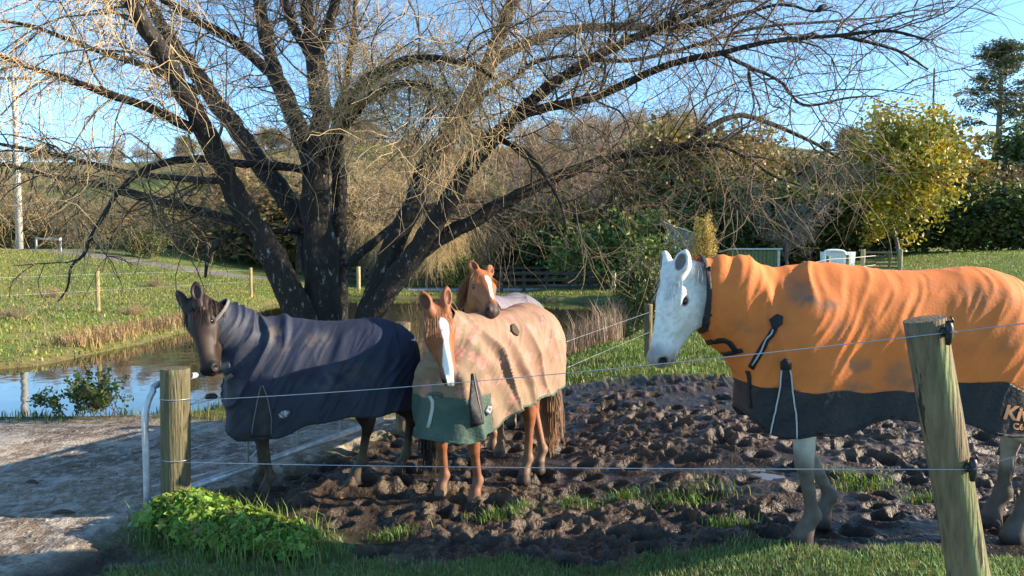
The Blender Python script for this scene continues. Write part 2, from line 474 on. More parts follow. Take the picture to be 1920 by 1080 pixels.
def leaf_quads(C, size, cols, rng=RNG, droop=0.0, aspect=.55):
    """diamond leaves at centres C"""
    n = len(C)
    a = rand_unit(n, rng); a[:, 2] -= droop; a = nrm(a)
    b = nrm(np.cross(a, rand_unit(n, rng)))
    s = size * rng.uniform(.6, 1.3, size=(n, 1))
    V = np.stack([C - a * s, C + b * s * aspect, C + a * s, C - b * s * aspect], 1).reshape(-1, 3)
    F = np.arange(4 * n).reshape(-1, 4)
    return V, F, np.repeat(cols, 4, axis=0)

def vary_cols(n, base, amp=.3, hue=.12, rng=RNG):
    base = np.asarray(base, float)
    k = rng.uniform(1 - amp, 1 + amp, size=(n, 1)); h = rng.normal(0, hue, size=(n, 3))
    return np.clip(base * k * (1 + h), 0.002, 1)

def grow(start, dirn, length, r0, rng, seg=6, wander=.25, grav=0.0, r1=None):
    pts = [np.array(start, float)]; d = nrm(dirn); st = length / seg
    for i in range(seg):
        d = nrm(d + rng.normal(0, wander, 3) + np.array([0, 0, grav]))
        pts.append(pts[-1] + d * st)
    r = np.linspace(r0, r0 * .25 if r1 is None else r1, seg + 1)
    return np.array(pts), r

def branch_tree(rng, height, r0, levels=3, kids=(5, 5, 6), spread=.7, grav=(0, .03, 0, -.03), frac=(.55, .5, .45), start=(0, 0, 0), dirn=(0, 0, 1), seg=6, wander=.14, rmin=.006, first=.3):
    """recursive branching; returns list of tubes per level"""
    out = [[] for _ in range(levels + 1)]
    def rec(p, d, L, r, lv):
        pts, rad = grow(p, d, L, r, rng, seg if lv < 2 else 4, wander * (1 + .5 * lv), grav[min(lv, len(grav) - 1)])
        rad = np.maximum(rad, rmin)
        out[lv].append((pts, rad))
        if lv == levels: return
        for k in range(kids[lv]):
            t = rng.uniform(first if lv == 0 else .15, 1.0)
            i = min(int(t * (len(pts) - 1)), len(pts) - 2)
            q = pts[i] + (pts[i + 1] - pts[i]) * (t * (len(pts) - 1) - i)
            dd = nrm(pts[i + 1] - pts[i])
            perp = nrm(np.cross(dd, rand_unit(1, rng)[0]))
            sp = spread * rng.uniform(.6, 1.3)
            rec(q, dd * math.cos(sp) + perp * math.sin(sp), L * frac[lv] * rng.uniform(.7, 1.2), max(rad[i] * .55, rmin), lv + 1)
    rec(np.array(start, float), np.array(dirn, float), height, r0, 0)
    return out

def join_tubes(levels, sides=(6, 5, 3, 3, 3)):
    Vs, Fs, off = [], [], 0
    for lv, paths in enumerate(levels):
        if not paths: continue
        V, F = tubes(paths, sides[min(lv, len(sides) - 1)])
        Vs.append(V); Fs.append(F + off); off += len(V)
    return np.concatenate(Vs), np.concatenate(Fs)

def clump_points(rng, centres, radii, per):
    C = np.repeat(centres, per, axis=0); R = np.repeat(radii, per, axis=0)
    return C + rng.normal(0, .5, size=C.shape) * R

PROTO = {}
def proto(kind, parts):
    """parts: list of (name, mesh, material)"""
    PROTO[kind] = parts

def plant(kind, name, x, y, scale, label, cat, group=None, rz=None, sz=1.0, z=None):
    zz = tz(x, y) - .05 if z is None else z
    t = thing(name, (x, y, zz), label, cat, group)
    t.rotation_euler = (0, 0, RNG.uniform(0, 6.28) if rz is None else rz)
    t.scale = (scale, scale, scale * sz)
    for nm, me, ma in PROTO[kind]:
        o = obj(nm, me, ma, t)
    return t

def tmesh(name, levels, base, amp=.25, sides=(6, 5, 3, 3, 3), rng=RNG):
    V, F = join_tubes(levels, sides)
    return mesh_arrays(name, V, F, vary_cols(len(V), base, .08, .04, rng) * 1.0, smooth=True)

def lmesh(name, C, size, cols, rng=RNG, droop=0.0, aspect=.55):
    V, F, c = leaf_quads(C, size, cols, rng, droop, aspect)
    return mesh_arrays(name, V, F, c)

def crown_points(rng, n_clumps, per, rx, rz, cz, clump=.55, shell=.55, flat=1.0):
    u = rand_unit(n_clumps, rng); rr = rng.uniform(shell, 1.0, size=(n_clumps, 1))
    lump = 0.82 + .36 * rng.random((n_clumps, 1))
    c = u * rr * lump * np.array([rx, rx, rz]) + np.array([0, 0, cz])
    return clump_points(rng, c, np.full((n_clumps, 3), clump) * np.array([1, 1, flat]) * rng.uniform(.6, 1.4, size=(n_clumps, 1)), per), c

# --- bare tree, two variants
for v in range(3):
    r = np.random.default_rng(100 + v)
    lv = branch_tree(r, 4.6, .11, 4, (9, 6, 6, 6), .62, (0.02, .05, .02, -.01, -.02), (.72, .6, .55, .5), rmin=.010, first=.12)
    proto('bare%d' % v, [('trunk', tmesh('trunk', lv[:2], (.15, .12, .10), rng=r), M['twig']),
                         ('crown', tmesh('crown', [[], []] + lv[2:], [(.26, .195, .145), (.30, .21, .15), (.23, .185, .15)][v], rng=r), M['twig'])])
# --- bare shrub: many stems from the ground
for v in range(3):
    r = np.random.default_rng(200 + v)
    levels = [[], [], [], []]
    for s in range(26):
        a = r.uniform(0, 6.28); tilt = r.uniform(.1, .75)
        lv = branch_tree(r, r.uniform(1.4, 2.5), .025, 3, (5, 5, 4), .55, (-.02, -.04, -.05, -.05), (.6, .55, .5), start=(r.normal(0, .5), r.normal(0, .5), 0),
                         dirn=(math.cos(a) * tilt, math.sin(a) * tilt, 1), rmin=.007, first=.2)
        for i in range(4): levels[i] += lv[i]
    proto('shrub%d' % v, [('stems', tmesh('stems', levels[:2], (.19, .14, .09), rng=r), M['twig']),
                          ('twigs', tmesh('twigs', [[], []] + levels[2:], [(.36, .26, .125), (.30, .21, .11), (.26, .20, .12)][v], rng=r), M['twig'])])
# --- leafy kinds
def leafy(kind, seed, height, rx, rz, cz, ncl, per, leaf, base, amp, hue, trunk_r, trunk_col, shell=.45, clump=.5, second=None, p2=.3, kids=(7, 4), droop=0.1, tfirst=.3):
    r = np.random.default_rng(seed)
    lv = branch_tree(r, height, trunk_r, 2, kids, .65, (.02, .04, 0), (.55, .5), rmin=.012, first=tfirst)
    C, cc = crown_points(r, ncl, per, rx, rz, cz, clump, shell)
    C = C[C[:, 2] > .05]
    cols = vary_cols(len(C), base, amp, hue, r)
    if second is not None:
        k = (fbm(C[:, 0] * .9, C[:, 1] * .9, C[:, 2] * .9, seed=seed, oct=2) + r.normal(0, .08, len(C))) > (1 - p2)
        cols[k] = vary_cols(int(k.sum()), second, amp, hue, r)
    proto(kind, [('trunk', tmesh('trunk', lv, trunk_col, rng=r), M['twig']), ('crown', lmesh('crown', C, leaf, cols, r, droop), M['leaf'])])
leafy('evergreen0', 301, 3.6, 1.9, 2.1, 2.3, 120, 60, .13, (.068, .10, .028), .45, .12, .11, (.10, .08, .06), second=(.15, .17, .04), p2=.5)
leafy('evergreen1', 302, 3.6, 2.2, 1.9, 2.1, 120, 60, .12, (.06, .09, .024), .45, .12, .11, (.10, .08, .06), second=(.14, .145, .036), p2=.5)
leafy('olive0', 303, 4.4, 2.0, 2.6, 3.0, 120, 48, .13, (.16, .14, .03), .4, .16, .10, (.13, .10, .07), second=(.26, .19, .04), p2=.5)
leafy('olive1', 304, 4.4, 1.8, 2.5, 2.9, 110, 42, .13, (.19, .135, .05), .4, .16, .10, (.13, .10, .07), second=(.085, .10, .025), p2=.5)
leafy('yellow', 305, 5.2, 2.3, 3.0, 4.1, 210, 78, .105, (.44, .33, .025), .35, .10, .10, (.15, .12, .09), second=(.22, .22, .03), p2=.52, shell=.3, clump=.55, kids=(12, 5), tfirst=.35)
leafy('lime', 306, 1.6, 1.2, 1.2, 1.2, 80, 44, .085, (.13, .17, .03), .4, .12, .05, (.12, .10, .06), second=(.26, .27, .05), p2=.5)
leafy('bronze', 307, 2.2, 1.6, 1.3, 1.5, 90, 50, .09, (.17, .12, .05), .35, .12, .06, (.12, .10, .06), second=(.09, .09, .03), p2=.45)
# --- pine
r = np.random.default_rng(401)
lv = [[], []]; tp = []
pts, rad = grow((0, 0, 0), (0, 0, 1), 13, .36, r, 8, .03, 0, .08); lv[0].append((pts, rad))
for k in range(34):
    t = r.uniform(.34, 1.0); i = min(int(t * 8), 7); q = pts[i] + (pts[i + 1] - pts[i]) * (t * 8 - i)
    a = r.uniform(0, 6.28); L = 5.2 * (1 - .55 * t) * r.uniform(.6, 1.1)
    b, br = grow(q, (math.cos(a), math.sin(a), .25 + .9 * (t - .34)), L, .09, r, 5, .10, .06, .02); lv[1].append((b, br))
    for j in (3, 4, 5):
        for s in range(3): tp.append(b[j] + r.normal(0, .35, 3))
tp = np.array(tp)
C = clump_points(r, tp, np.tile(np.array([[.62, .62, .30]]), (len(tp), 1)), 40)
proto('pine', [('trunk', tmesh('trunk', lv, (.13, .11, .09), rng=r), M['twig']),
               ('crown', lmesh('crown', C, .17, vary_cols(len(C), (.07, .09, .042), .5, .12, r), r, 0, .35), M['leaf'])])
# --- golden conifer: upright feathery sprays
r = np.random.default_rng(402)
C = []
for k in range(160):
    a = r.uniform(0, 6.28); z = r.uniform(.05, 1) ** .9; rr = .62 * (1.05 - z) ** .6 * r.uniform(.5, 1)
    b = np.array([math.cos(a) * rr, math.sin(a) * rr, z * 2.0]); n = 60
    t = r.random((n, 1)); C.append(b + t * np.array([[math.cos(a) * .12, math.sin(a) * .12, .5]]) + r.normal(0, .04, (n, 3)))
C = np.concatenate(C)
lv = branch_tree(r, 1.8, .05, 1, (6,), .4, (0, .1), (.4,))
proto('golden', [('trunk', tmesh('trunk', lv, (.12, .09, .06), rng=r), M['twig']),
                 ('crown', lmesh('crown', C, .035, vary_cols(len(C), (.46, .34, .09), .35, .08, r), r, 0, .4), M['leaf'])])
# --- weeping willow in the distance: curtains of tan twigs
for v in range(2):
    r = np.random.default_rng(410 + v)
    lv = branch_tree(r, 3.0, .16, 2, (10, 6), .8, (.02, .03, -.01), (.8, .6), rmin=.012, first=.25)
    hang = []
    for p, rad in lv[1] + lv[2]:
        for k in range(26):
            i = r.integers(1, len(p)); L = r.uniform(.8, 2.4)
            q, rr = grow(p[i] + r.normal(0, .05, 3), (r.normal(0, .6), r.normal(0, .6), .1), L, .007, r, 5, .10, -.42, .005)
            hang.append((q, rr))
    proto('weeping%d' % v, [('trunk', tmesh('trunk', lv, (.12, .09, .06), rng=r), M['twig']),
                            ('twigs', tmesh('twigs', [[], [], hang], [(.48, .35, .16), (.40, .28, .13)][v], rng=r), M['twig'])])

# ------------------------------------------------------------------ background planting (px of the base, depth, px of the top)
HEIGHT = {'bare': 8.2, 'shru': 3.5, 'ever': 4.4, 'oliv': 5.6, 'yell': 7.3, 'lime': 2.5, 'bron': 2.9, 'pine': 14.5, 'gold': 2.4, 'weep': 5.2}
def place(kind, px, Y, top, name, label, cat, group=None, sx=1.0):
    x = at(px, 470, Y)[0]; z = tz(x, Y)
    H = at(px, top, Y)[2] - z
    s = max(H, .4) / HEIGHT[kind[:4]]
    return plant(kind, name, x, Y, s * sx, label, cat, group, sz=1 / sx)

for i, (px, Y, top) in enumerate([(30, 46, 385), (120, 52, 372), (200, 46.5, 395), (330, 50, 378), (430, 46, 392), (510, 47, 380)]):
    place('evergreen%d' % (i % 2) if i % 2 else 'bronze', px, Y, top, 'thicket_shrub', ['russet leafy shrub by the power pole', 'dark green shrub in the thicket right of the power pole', 'russet leafy shrub at the road bend', 'dark green shrub in the thicket left of the willow', 'russet leafy shrub left of the willow\'s trunk', 'dark green shrub seen between the willow\'s left stems'][i], 'shrub', sx=1.4)
for i, (px, Y, top) in enumerate([(95, 22, 545), (285, 27, 520), (20, 17, 600), (245, 19, 590)]):
    place('shrub%d' % (i % 3), px, Y, top, 'bank_shrub', ['dry twiggy bush on the upper left bank', 'dry twiggy bush on the bank below the road bend', 'dry twiggy bush at the shore near the left edge', 'dry twiggy bush at the shore beside the sunny bank post'][i], 'shrub', sx=1.5)
G1 = 'bare brown shrubs in the thicket behind the pond'
L1 = 'bare tan winter shrub in the thicket behind the pond'
k = 0
for row, (Y, tops, step) in enumerate([(48, 388, 58), (60, 352, 62), (80, 314, 60)]):
    for px in range(-60, 640, step):
        k += 1
        place('shrub%d' % (k % 3), px + RNG.uniform(-18, 18), Y + RNG.uniform(-1.5, 1.5), tops + RNG.uniform(-20, 20), 'bare_shrub', ['bare tan shrub in the front row of the thicket beyond the road', 'bare tan shrub in the middle of the thicket beyond the road', 'bare tan shrub on the rise at the back of the thicket beyond the road'][row], 'shrub', ['front row of the left thicket', 'middle of the left thicket', 'back of the left thicket'][row], sx=1.25)
for px, Y, top in [(690, 44, 345), (735, 50, 310), (790, 54, 300), (650, 55, 290), (880, 50, 350), (950, 46, 400), (1010, 46, 410), (900, 60, 300), (1070, 52, 330), (1135, 56, 320), (1190, 48, 380), (985, 62, 300), (1050, 70, 262), (760, 66, 270), (840, 72, 282), (600, 66, 268), (500, 66, 262), (420, 64, 268)]:
    k += 1
    place('shrub%d' % (k % 3), px, Y, top, 'bare_shrub', 'bare tan shrub on the slope right of the rail fence\'s middle' if px > 930 else ('bare tan shrub on the slope seen between the willow\'s stems' if px > 560 else 'bare tan shrub high on the slope left of the willow trunk'), 'shrub', 'bare shrubs on the slope, %s' % ('right' if px > 930 else 'middle' if px > 560 else 'left'), sx=1.3)
for i in range(46):
    px = -60 + 30 * i + RNG.uniform(-14, 14); Y = RNG.uniform(82, 112) if px > 450 else RNG.uniform(104, 114)
    x_ = at(px, 470, Y)[0]
    plant('shrub%d' % (i % 3), 'hill_shrub', x_, Y, RNG.uniform(.9, 1.7) if px > 450 else RNG.uniform(.6, .9), 'bare russet scrub bush on the hill below the skyline', 'shrub', 'scrub on the hill')
for i, (px, Y, top) in enumerate([(1230, 55, 240), (1312, 54, 228), (1372, 37.5, 290), (1440, 46, 262), (1505, 44, 290), (1160, 44, 330), (1060, 42, 360)]):
    place('olive%d' % (i % 2), px, Y, top, 'olive_tree', 'tree with thin olive and bronze leaves ' + ['behind the iron shed', 'behind the golden conifer, high up', 'directly behind the green shed', 'behind the grey bare tree, taller', 'behind the grey bare tree, shorter', 'left of the iron shed', 'behind the rail fence'][i], 'tree', 'thin leaved trees behind the sheds', sx=1.15)
place('bronze', 560, 45, 330, 'bronze_shrub', 'russet shrub between the two left stems of the willow', 'shrub', sx=1.4)
place('bronze', 960, 44, 380, 'bronze_shrub', 'russet shrub behind the rail fence above the second chestnut', 'shrub', sx=1.5)
GT = 'bare trees behind the pond'
for i, (px, Y, top) in enumerate([(1040, 50, 205), (1120, 47, 215), (1165, 52, 225), (1220, 60, 215), (1000, 66, 232), (1090, 62, 200), (1180, 58, 205), (1150, 64, 215), (1060, 57, 235), (1285, 60, 215)]):
    place('bare%d' % (i % 3), px, Y, top, 'bare_tree', 'tall leafless brownish tree on the slope behind the rail fence', 'tree', GT)
for i, (px, Y, top) in enumerate([(60, 104, 262), (230, 108, 250), (330, 100, 256), (470, 98, 232), (690, 96, 225), (545, 102, 235)]):
    place('bare%d' % (i % 3), px, Y, top, 'bare_tree', 'thin leafless tree rising above the thicket left of centre', 'tree', 'bare trees above the left thicket')
place('bare0', 1478, 33, 250, 'bare_tree', 'leafless grey tree standing between olive trees and yellow tree', 'tree')
place('bare2', 1560, 44, 235, 'bare_tree', 'leafless tree showing just left of the yellow tree', 'tree')
for i, (px, Y, top) in enumerate([(800, 37.5, 400), (870, 38.5, 380), (740, 39, 395)]):
    place('weeping%d' % (i % 2), px, Y, top, 'weeping_shrub', ['golden weeping twigs hanging over the far bank, middle of three clumps', 'golden weeping twigs hanging over the far bank, rightmost of three clumps', 'golden weeping twigs hanging over the far bank, leftmost of three clumps'][i], 'tree', 'weeping willows on the far bank')
for i, (px, Y, top) in enumerate([(1262, 42, 222), (1335, 40, 228), (1395, 43, 232)]):
    place('olive%d' % (i % 2), px, Y, top, 'olive_tree', ['tall tree with thin bronze and olive leaves, left of its group of three', 'tall tree with thin bronze and olive leaves, middle of its group of three', 'tall tree with thin bronze and olive leaves, right of its group of three'][i], 'tree', 'olive leaved trees right of centre', sx=1.05)
GE = 'dark evergreens along the right hedge'
LE = ['left of the green shed, behind the golden conifer', 'behind the left end of the green shed', 'behind the right end of the green shed', 'between the green shed and the grey bare tree', 'behind the trough and the grey bare tree', 'just left of the white tank', 'behind the far wooden gate', 'under the yellow tree on its right',
      'right of the yellow tree, touching it', 'below the bronze shrub', 'below the tall pine', 'cut by the right edge of the picture', 'standing higher up the slope, left of the yellow tree', 'standing higher up the slope, behind the grey bare tree', 'behind the iron shed', 'high up the slope behind the yellow tree']
for i, (px, Y, top, s) in enumerate([(1290, 37, 385, 1.3), (1345, 36.5, 340, 1.2), (1410, 37, 330, 1.3), (1460, 38, 345, 1.2), (1530, 38, 350, 1.3), (1600, 37.5, 330, 1.2), (1655, 38.5, 372, 1.4), (1730, 39, 360, 1.4),
                                   (1790, 38.5, 345, 1.3), (1845, 38, 372, 1.4), (1905, 37.5, 340, 1.4), (1960, 38, 330, 1.4), (1560, 50, 300, 1.3), (1500, 48, 305, 1.2), (1240, 39, 400, 1.4), (1620, 52, 280, 1.3)]):
    place('evergreen%d' % (i % 2), px, Y, top, 'evergreen_tree', 'dark evergreen tree ' + LE[i], 'tree', GE, sx=s)
place('yellow', 1688, 33.5, 176, 'yellow_tree', 'broad tree full of bright yellow autumn leaves on the right', 'tree', sx=1.04)
place('olive0', 1735, 42, 215, 'olive_tree', 'olive green tree half hidden behind the yellow tree\'s right side', 'tree', sx=1.1)
place('olive1', 1625, 43, 250, 'olive_tree', 'olive green tree half hidden behind the yellow tree\'s left side', 'tree', sx=1.1)
place('lime', 1238, 27.5, 440, 'leafy_shrub', 'green leafy shrub in front of the iron shed', 'shrub', sx=1.1)
place('bronze', 1862, 41, 312, 'bronze_shrub', 'rounded bronze brown shrub in front of the tall pine', 'shrub')
place('pine', 1862, 92, 84, 'pine_tree', 'tall open crowned pine on the right skyline', 'tree', sx=1.35)
place('evergreen0', 1925, 70, 222, 'evergreen_tree', 'dark tree at the right edge below the pine', 'tree')
for i, (px, Y, top) in enumerate([(352, 104, 252), (515, 100, 238), (1585, 100, 236), (1545, 104, 262)]):
    place('evergreen%d' % (i % 2), px, Y, top, 'skyline_tree', ['small dark tree on the skyline far left', 'small dark tree on the skyline behind the willow trunk', 'dark tree on the skyline left of the yellow tree, taller one', 'dark tree on the skyline left of the yellow tree, shorter one'][i], 'tree')
place('lime', 1105, 34.5, 420, 'leafy_shrub', 'light green leafy shrub behind the rail fence, left of two', 'shrub', 'leafy green shrubs behind the rail fence', sx=1.2)
place('lime', 1195, 33, 390, 'leafy_shrub', 'light green leafy shrub beside the iron shed, taller of two', 'shrub', 'leafy green shrubs behind the rail fence', sx=1.1)
place('lime', 868, 37.3, 478, 'leafy_shrub', 'small green bush behind the ears of the two chestnut horses', 'shrub', sx=1.3)
place('evergreen1', 270, 39, 420, 'evergreen_shrub', 'dark green shrub at the road bend on the left', 'shrub', sx=1.2)
place('evergreen0', 1030, 40, 425, 'evergreen_shrub', 'dark green shrub behind the rail fence in the centre', 'shrub', sx=1.4)
place('golden', 1318, 27, 402, 'golden_conifer', 'golden feathery conifer behind the white horse\'s ears', 'shrub', sx=.9)
place('evergreen1', 1212, 16.2, 478, 'evergreen_shrub', 'dense dark evergreen bush at the pond edge beside the white horse', 'shrub', sx=.78)

# ------------------------------------------------------------------ the big willow
WB = at(612, 745, 9.1)
willow = thing('willow_tree', (WB[0], WB[1], tz(WB[0], WB[1]) - .05), 'big bare willow with dark lichened trunk and spreading limbs behind the dark horse', 'tree')
WL = np.array(willow.location)
LIMBS = [
 # (px, py, width px, depth)
 [(604, 800, 150, 9.1), (606, 690, 110, 9.1), (606, 600, 88, 9.1), (600, 450, 66, 9.1), (597, 330, 52, 9.1), (600, 200, 44, 9.2), (592, 110, 40, 9.3), (578, 40, 30, 9.4), (570, -70, 20, 9.5)],
 [(588, 110, 26, 9.3), (552, 50, 22, 9.5), (525, -20, 18, 9.8), (500, -90, 12, 10.0)],
 [(594, 110, 26, 9.3), (618, 40, 22, 9.1), (640, -40, 18, 8.9), (660, -110, 12, 8.7)],
 [(600, 520, 64, 9.05), (590, 400, 54, 9.1), (580, 300, 42, 9.3), (545, 205, 40, 9.5), (515, 133, 33, 9.7), (496, 60, 29, 9.9), (482, -20, 25, 10.1), (470, -90, 18, 10.2)],
 [(512, 140, 26, 9.7), (435, 75, 21, 9.5), (370, 38, 18, 9.3), (300, -5, 15, 9.1), (230, -50, 10, 8.9)],
 [(590, 680, 90, 9.0), (560, 575, 74, 8.9), (520, 500, 62, 8.8), (480, 430, 53, 8.7), (430, 338, 46, 8.5), (395, 265, 44, 8.4), (365, 210, 40, 8.2), (322, 133, 38, 8.0), (270, 45, 33, 7.8), (232, -20, 28, 7.7), (200, -90, 20, 7.6)],
 [(592, 520, 56, 9.3), (569, 430, 46, 9.5), (511, 338, 42, 9.8), (444, 244, 38, 10.1), (378, 155, 34, 10.4), (329, 84, 29, 10.6), (296, 35, 25, 10.8), (272, -30, 20, 11.0)],
 [(362, 243, 24, 8.25), (284, 204, 22, 8.0), (209, 178, 18, 7.8), (133, 151, 15, 7.6), (67, 129, 12, 7.4), (-10, 105, 9, 7.2), (-80, 110, 6, 7.0)],
 [(372, 172, 18, 10.4), (311, 142, 16, 10.5), (249, 116, 14, 10.6), (191, 98, 12, 10.7), (133, 76, 10, 10.8), (58, 49, 9, 10.9), (-10, 38, 7, 11)],
 [(572, 318, 20, 9.1), (505, 310, 19, 9.0), (444, 306, 18, 8.8), (369, 298, 17, 8.5), (302, 307, 15, 8.2), (249, 333, 12, 8.0), (209, 378, 10, 7.9), (186, 418, 9, 7.85), (168, 448, 8, 7.75), (158, 476, 7, 7.75), (134, 500, 5.5, 7.6), (126, 540, 4, 7.65), (108, 566, 3, 7.5)],
 [(468, 428, 26, 8.7), (440, 415, 22, 8.8), (356, 391, 20, 9.1), (244, 364, 17, 9.5), (164, 342, 14, 9.8), (89, 329, 11, 10.1), (20, 311, 8, 10.3), (-50, 300, 5, 10.5)],
 [(428, 340, 16, 8.5), (311, 333, 13, 8.9), (222, 320, 11, 9.2), (120, 293, 9, 9.5), (31, 276, 8, 9.8), (-40, 262, 5, 10)],
 [(572, 432, 16, 9.3), (520, 434, 14, 9.1), (467, 438, 12, 8.9), (420, 448, 11, 8.7), (392, 478, 9, 8.6), (385, 520, 6, 8.5)],
 [(628, 700, 70, 9.2), (630, 600, 52, 9.3), (633, 475, 42, 9.4), (636, 340, 35, 9.6), (630, 250, 28, 9.8), (648, 160, 20, 10.1), (662, 60, 13, 10.4), (668, -30, 8, 10.6)],
 [(640, 720, 84, 9.0), (676, 630, 64, 8.95), (704, 560, 56, 8.95), (733, 471, 50, 9.0), (774, 387, 47, 9.1), (795, 320, 43, 9.2), (851, 236, 40, 9.4), (905, 138, 34, 9.6), (940, 60, 30, 9.7), (967, -10, 27, 9.8), (990, -80, 20, 9.9)],
 [(676, 630, 52, 8.85), (734, 530, 45, 8.75), (779, 474, 42, 8.7), (826, 407, 43, 8.6), (869, 329, 38, 8.5), (918, 267, 35, 8.4), (967, 218, 30, 8.3), (1029, 164, 24, 8.2), (1109, 111, 20, 8.1), (1180, 74, 17, 8.0), (1256, 43, 13, 7.9), (1360, -5, 10, 7.8)],
 [(960, 225, 26, 8.3), (1007, 206, 22, 8.2), (1096, 187, 20, 8.1), (1160, 163, 18, 8.0), (1256, 120, 15, 7.9), (1353, 99, 12, 7.8), (1449, 77, 11, 7.7), (1570, 67, 9, 7.6), (1666, 58, 6, 7.5), (1740, 75, 4, 7.4)],
 [(1575, 67, 8, 7.6), (1642, 82, 7, 7.7), (1690, 98, 6, 7.8), (1740, 130, 4, 7.9)],
 [(732, 545, 36, 8.8), (796, 468, 32, 8.85), (887, 413, 31, 8.9), (984, 360, 27, 9.0), (1073, 320, 24, 9.1), (1160, 291, 20, 9.2), (1271, 279, 17, 9.3), (1329, 238, 14, 9.3), (1382, 217, 12, 9.4), (1430, 226, 11, 9.5), (1516, 263, 8, 9.6), (1580, 300, 5, 9.7)],
 [(893, 160, 26, 9.55), (940, 105, 24, 9.8), (984, 84, 22, 10.0), (1051, 58, 20, 10.3), (1180, 50, 17, 10.7), (1280, 55, 13, 11.0), (1345, 22, 10, 11.2), (1410, -20, 7, 11.4)],
 [(606, 290, 30, 9.0), (651, 213, 27, 8.7), (674, 160, 25, 8.4), (740, 124, 22, 8.1), (784, 110, 18, 7.9), (878, 118, 12, 7.6), (930, 150, 7, 7.5)],
 [(612, 280, 26, 8.9), (650, 232, 22, 8.5), (690, 185, 20, 8.2), (753, 156, 15, 7.9), (820, 170, 10, 7.7), (860, 210, 6, 7.6)],
 [(648, 500, 22, 9.0), (700, 455, 18, 9.2), (753, 413, 16, 9.6), (824, 382, 13, 9.9), (909, 378, 10, 10.2), (1000, 402, 6, 10.5)],
 [(1250, 52, 12, 7.9), (1330, 42, 10, 7.9), (1400, 24, 8, 8.0), (1468, 8, 6, 8.0), (1526, 22, 5, 8.0), (1562, 12, 3, 8.0)],
 [(1353, 100, 10, 7.8), (1410, 128, 8, 8.0), (1462, 152, 7, 8.1), (1507, 197, 6, 8.3), (1593, 183, 5, 8.4), (1650, 180, 3, 8.5)],
 [(1271, 279, 10, 9.3), (1340, 272, 8, 9.0), (1400, 296, 7, 8.8), (1450, 330, 6, 8.6), (1500, 348, 4, 8.5)],
 [(1109, 112, 11, 8.1), (1190, 112, 9, 8.4), (1300, 86, 8, 8.7), (1420, 52, 7, 8.9), (1560, 40, 5, 9.1), (1680, 30, 3, 9.3)],
 [(940, 262, 14, 8.4), (985, 285, 12, 8.2), (1015, 320, 9, 8.1), (1050, 380, 7, 8.0), (1062, 430, 5, 8.0)],
 [(867, 235, 14, 9.4), (905, 180, 13, 9.1), (960, 150, 11, 8.8), (1000, 118, 9, 8.6), (1070, 105, 7, 8.5), (1110, 120, 5, 8.4)],
 [(1180, 288, 9, 9.2), (1170, 320, 7, 9.0), (1215, 350, 6, 8.9), (1260, 400, 4, 8.8)],
]
rw = np.random.default_rng(77)
limb3 = []
for L in LIMBS:
    P = np.array([list(at(a, b, d)) + [w * .425 * d / FPX] for a, b, w, d in L])
    Q = resample(P, max(10, len(P) * 4))
    Q[:, 3] = np.maximum(Q[:, 3], .006)
    Q[2:-1, :3] += rw.normal(0, .09, (len(Q) - 3, 3)) * Q[2:-1, 3:4]
    limb3.append(Q)
for i, Q in enumerate(limb3):
    V, F = tubes([(Q[:, :3] - WL, Q[:, 3])], 12)
    # knobbly bark
    bulge = fbm(V[:, 0] * 6, V[:, 1] * 6, V[:, 2] * 3.5, seed=71, oct=3) - .5
    cen = np.repeat(Q[:, :3] - WL, 12, axis=0)
    V = cen + (V - cen) * (1 + .55 * bulge)[:, None]
    obj('trunk' if i == 0 else 'limb', mesh_arrays('limb', V, F, smooth=True), M['bark'], willow)

branches = []; twigs = []; tw_hang = []
def side_dir(d, rng, up=.25):
    p = nrm(np.cross(d, rand_unit(1, rng)[0])); p = nrm(p + np.array([0, 0, up])); return p
def pxof(p):
    v = p - CAMP
    f = v[1] * math.cos(PITCH) - v[2] * math.sin(PITCH); u = v[1] * math.sin(PITCH) + v[2] * math.cos(PITCH)
    return 960 + FPX * v[0] / f, 540 - FPX * u / f
def add_twigs(p, n, rng, hang, L0=.35, L1=1.0, start=1):
    for _ in range(n):
        t = rng.uniform(start, len(p) - 1.001); i = int(t)
        q = p[i] + (p[i + 1] - p[i]) * (t - i); d = nrm(p[i + 1] - p[i])
        dd = nrm(d * .6 + side_dir(d, rng, .1) * .8)
        tw, tr = grow(q, dd, rng.uniform(L0, L1), .0028, rng, 6, .34 if hang else .20, -.15 if hang else -.02, .0016)
        (tw_hang if hang else twigs).append((tw, tr))
for li, Q in enumerate(limb3):
    P = Q[:, :3]; n = len(P)
    total = np.linalg.norm(np.diff(P, axis=0), axis=1).sum()
    thin0 = 0 if Q[0, 3] < .12 else .42
    for k in range(int(total * 5.0)):
        t = rw.uniform(thin0, 1) * (n - 1.01); i = int(t)
        r0 = Q[i, 3]
        px, py = pxof(P[i])
        if py > 430 and px > 250: continue
        if r0 > .10 and rw.random() < .5: continue
        d = nrm(P[i + 1] - P[i])
        if li == 9 and rw.random() < .5: continue
        hang = (px < 330) or (610 < px < 900 and li in (20, 21))
        L = rw.uniform(.5, 1.5)
        b, br = grow(P[i], nrm(d * .7 + side_dir(d, rw, .35)), L, min(.013, r0 * .55), rw, 6, .20, -.14 if hang else (.0 if px < 900 else -.02), .005)
        branches.append((b, br))
        add_twigs(b, 4, rw, hang)
        for m in range(3):
            i2 = rw.integers(1, 6)
            d2 = nrm(b[i2 + 1 if i2 < 6 else 6] - b[i2 - 1])
            c, cr = grow(b[i2], nrm(d2 * .8 + side_dir(d2, rw, .1)), L * rw.uniform(.4, .7), .0055, rw, 5, .22, -.2 if hang else -.02, .004)
            branches.append((c, cr)); add_twigs(c, 5, rw, hang)
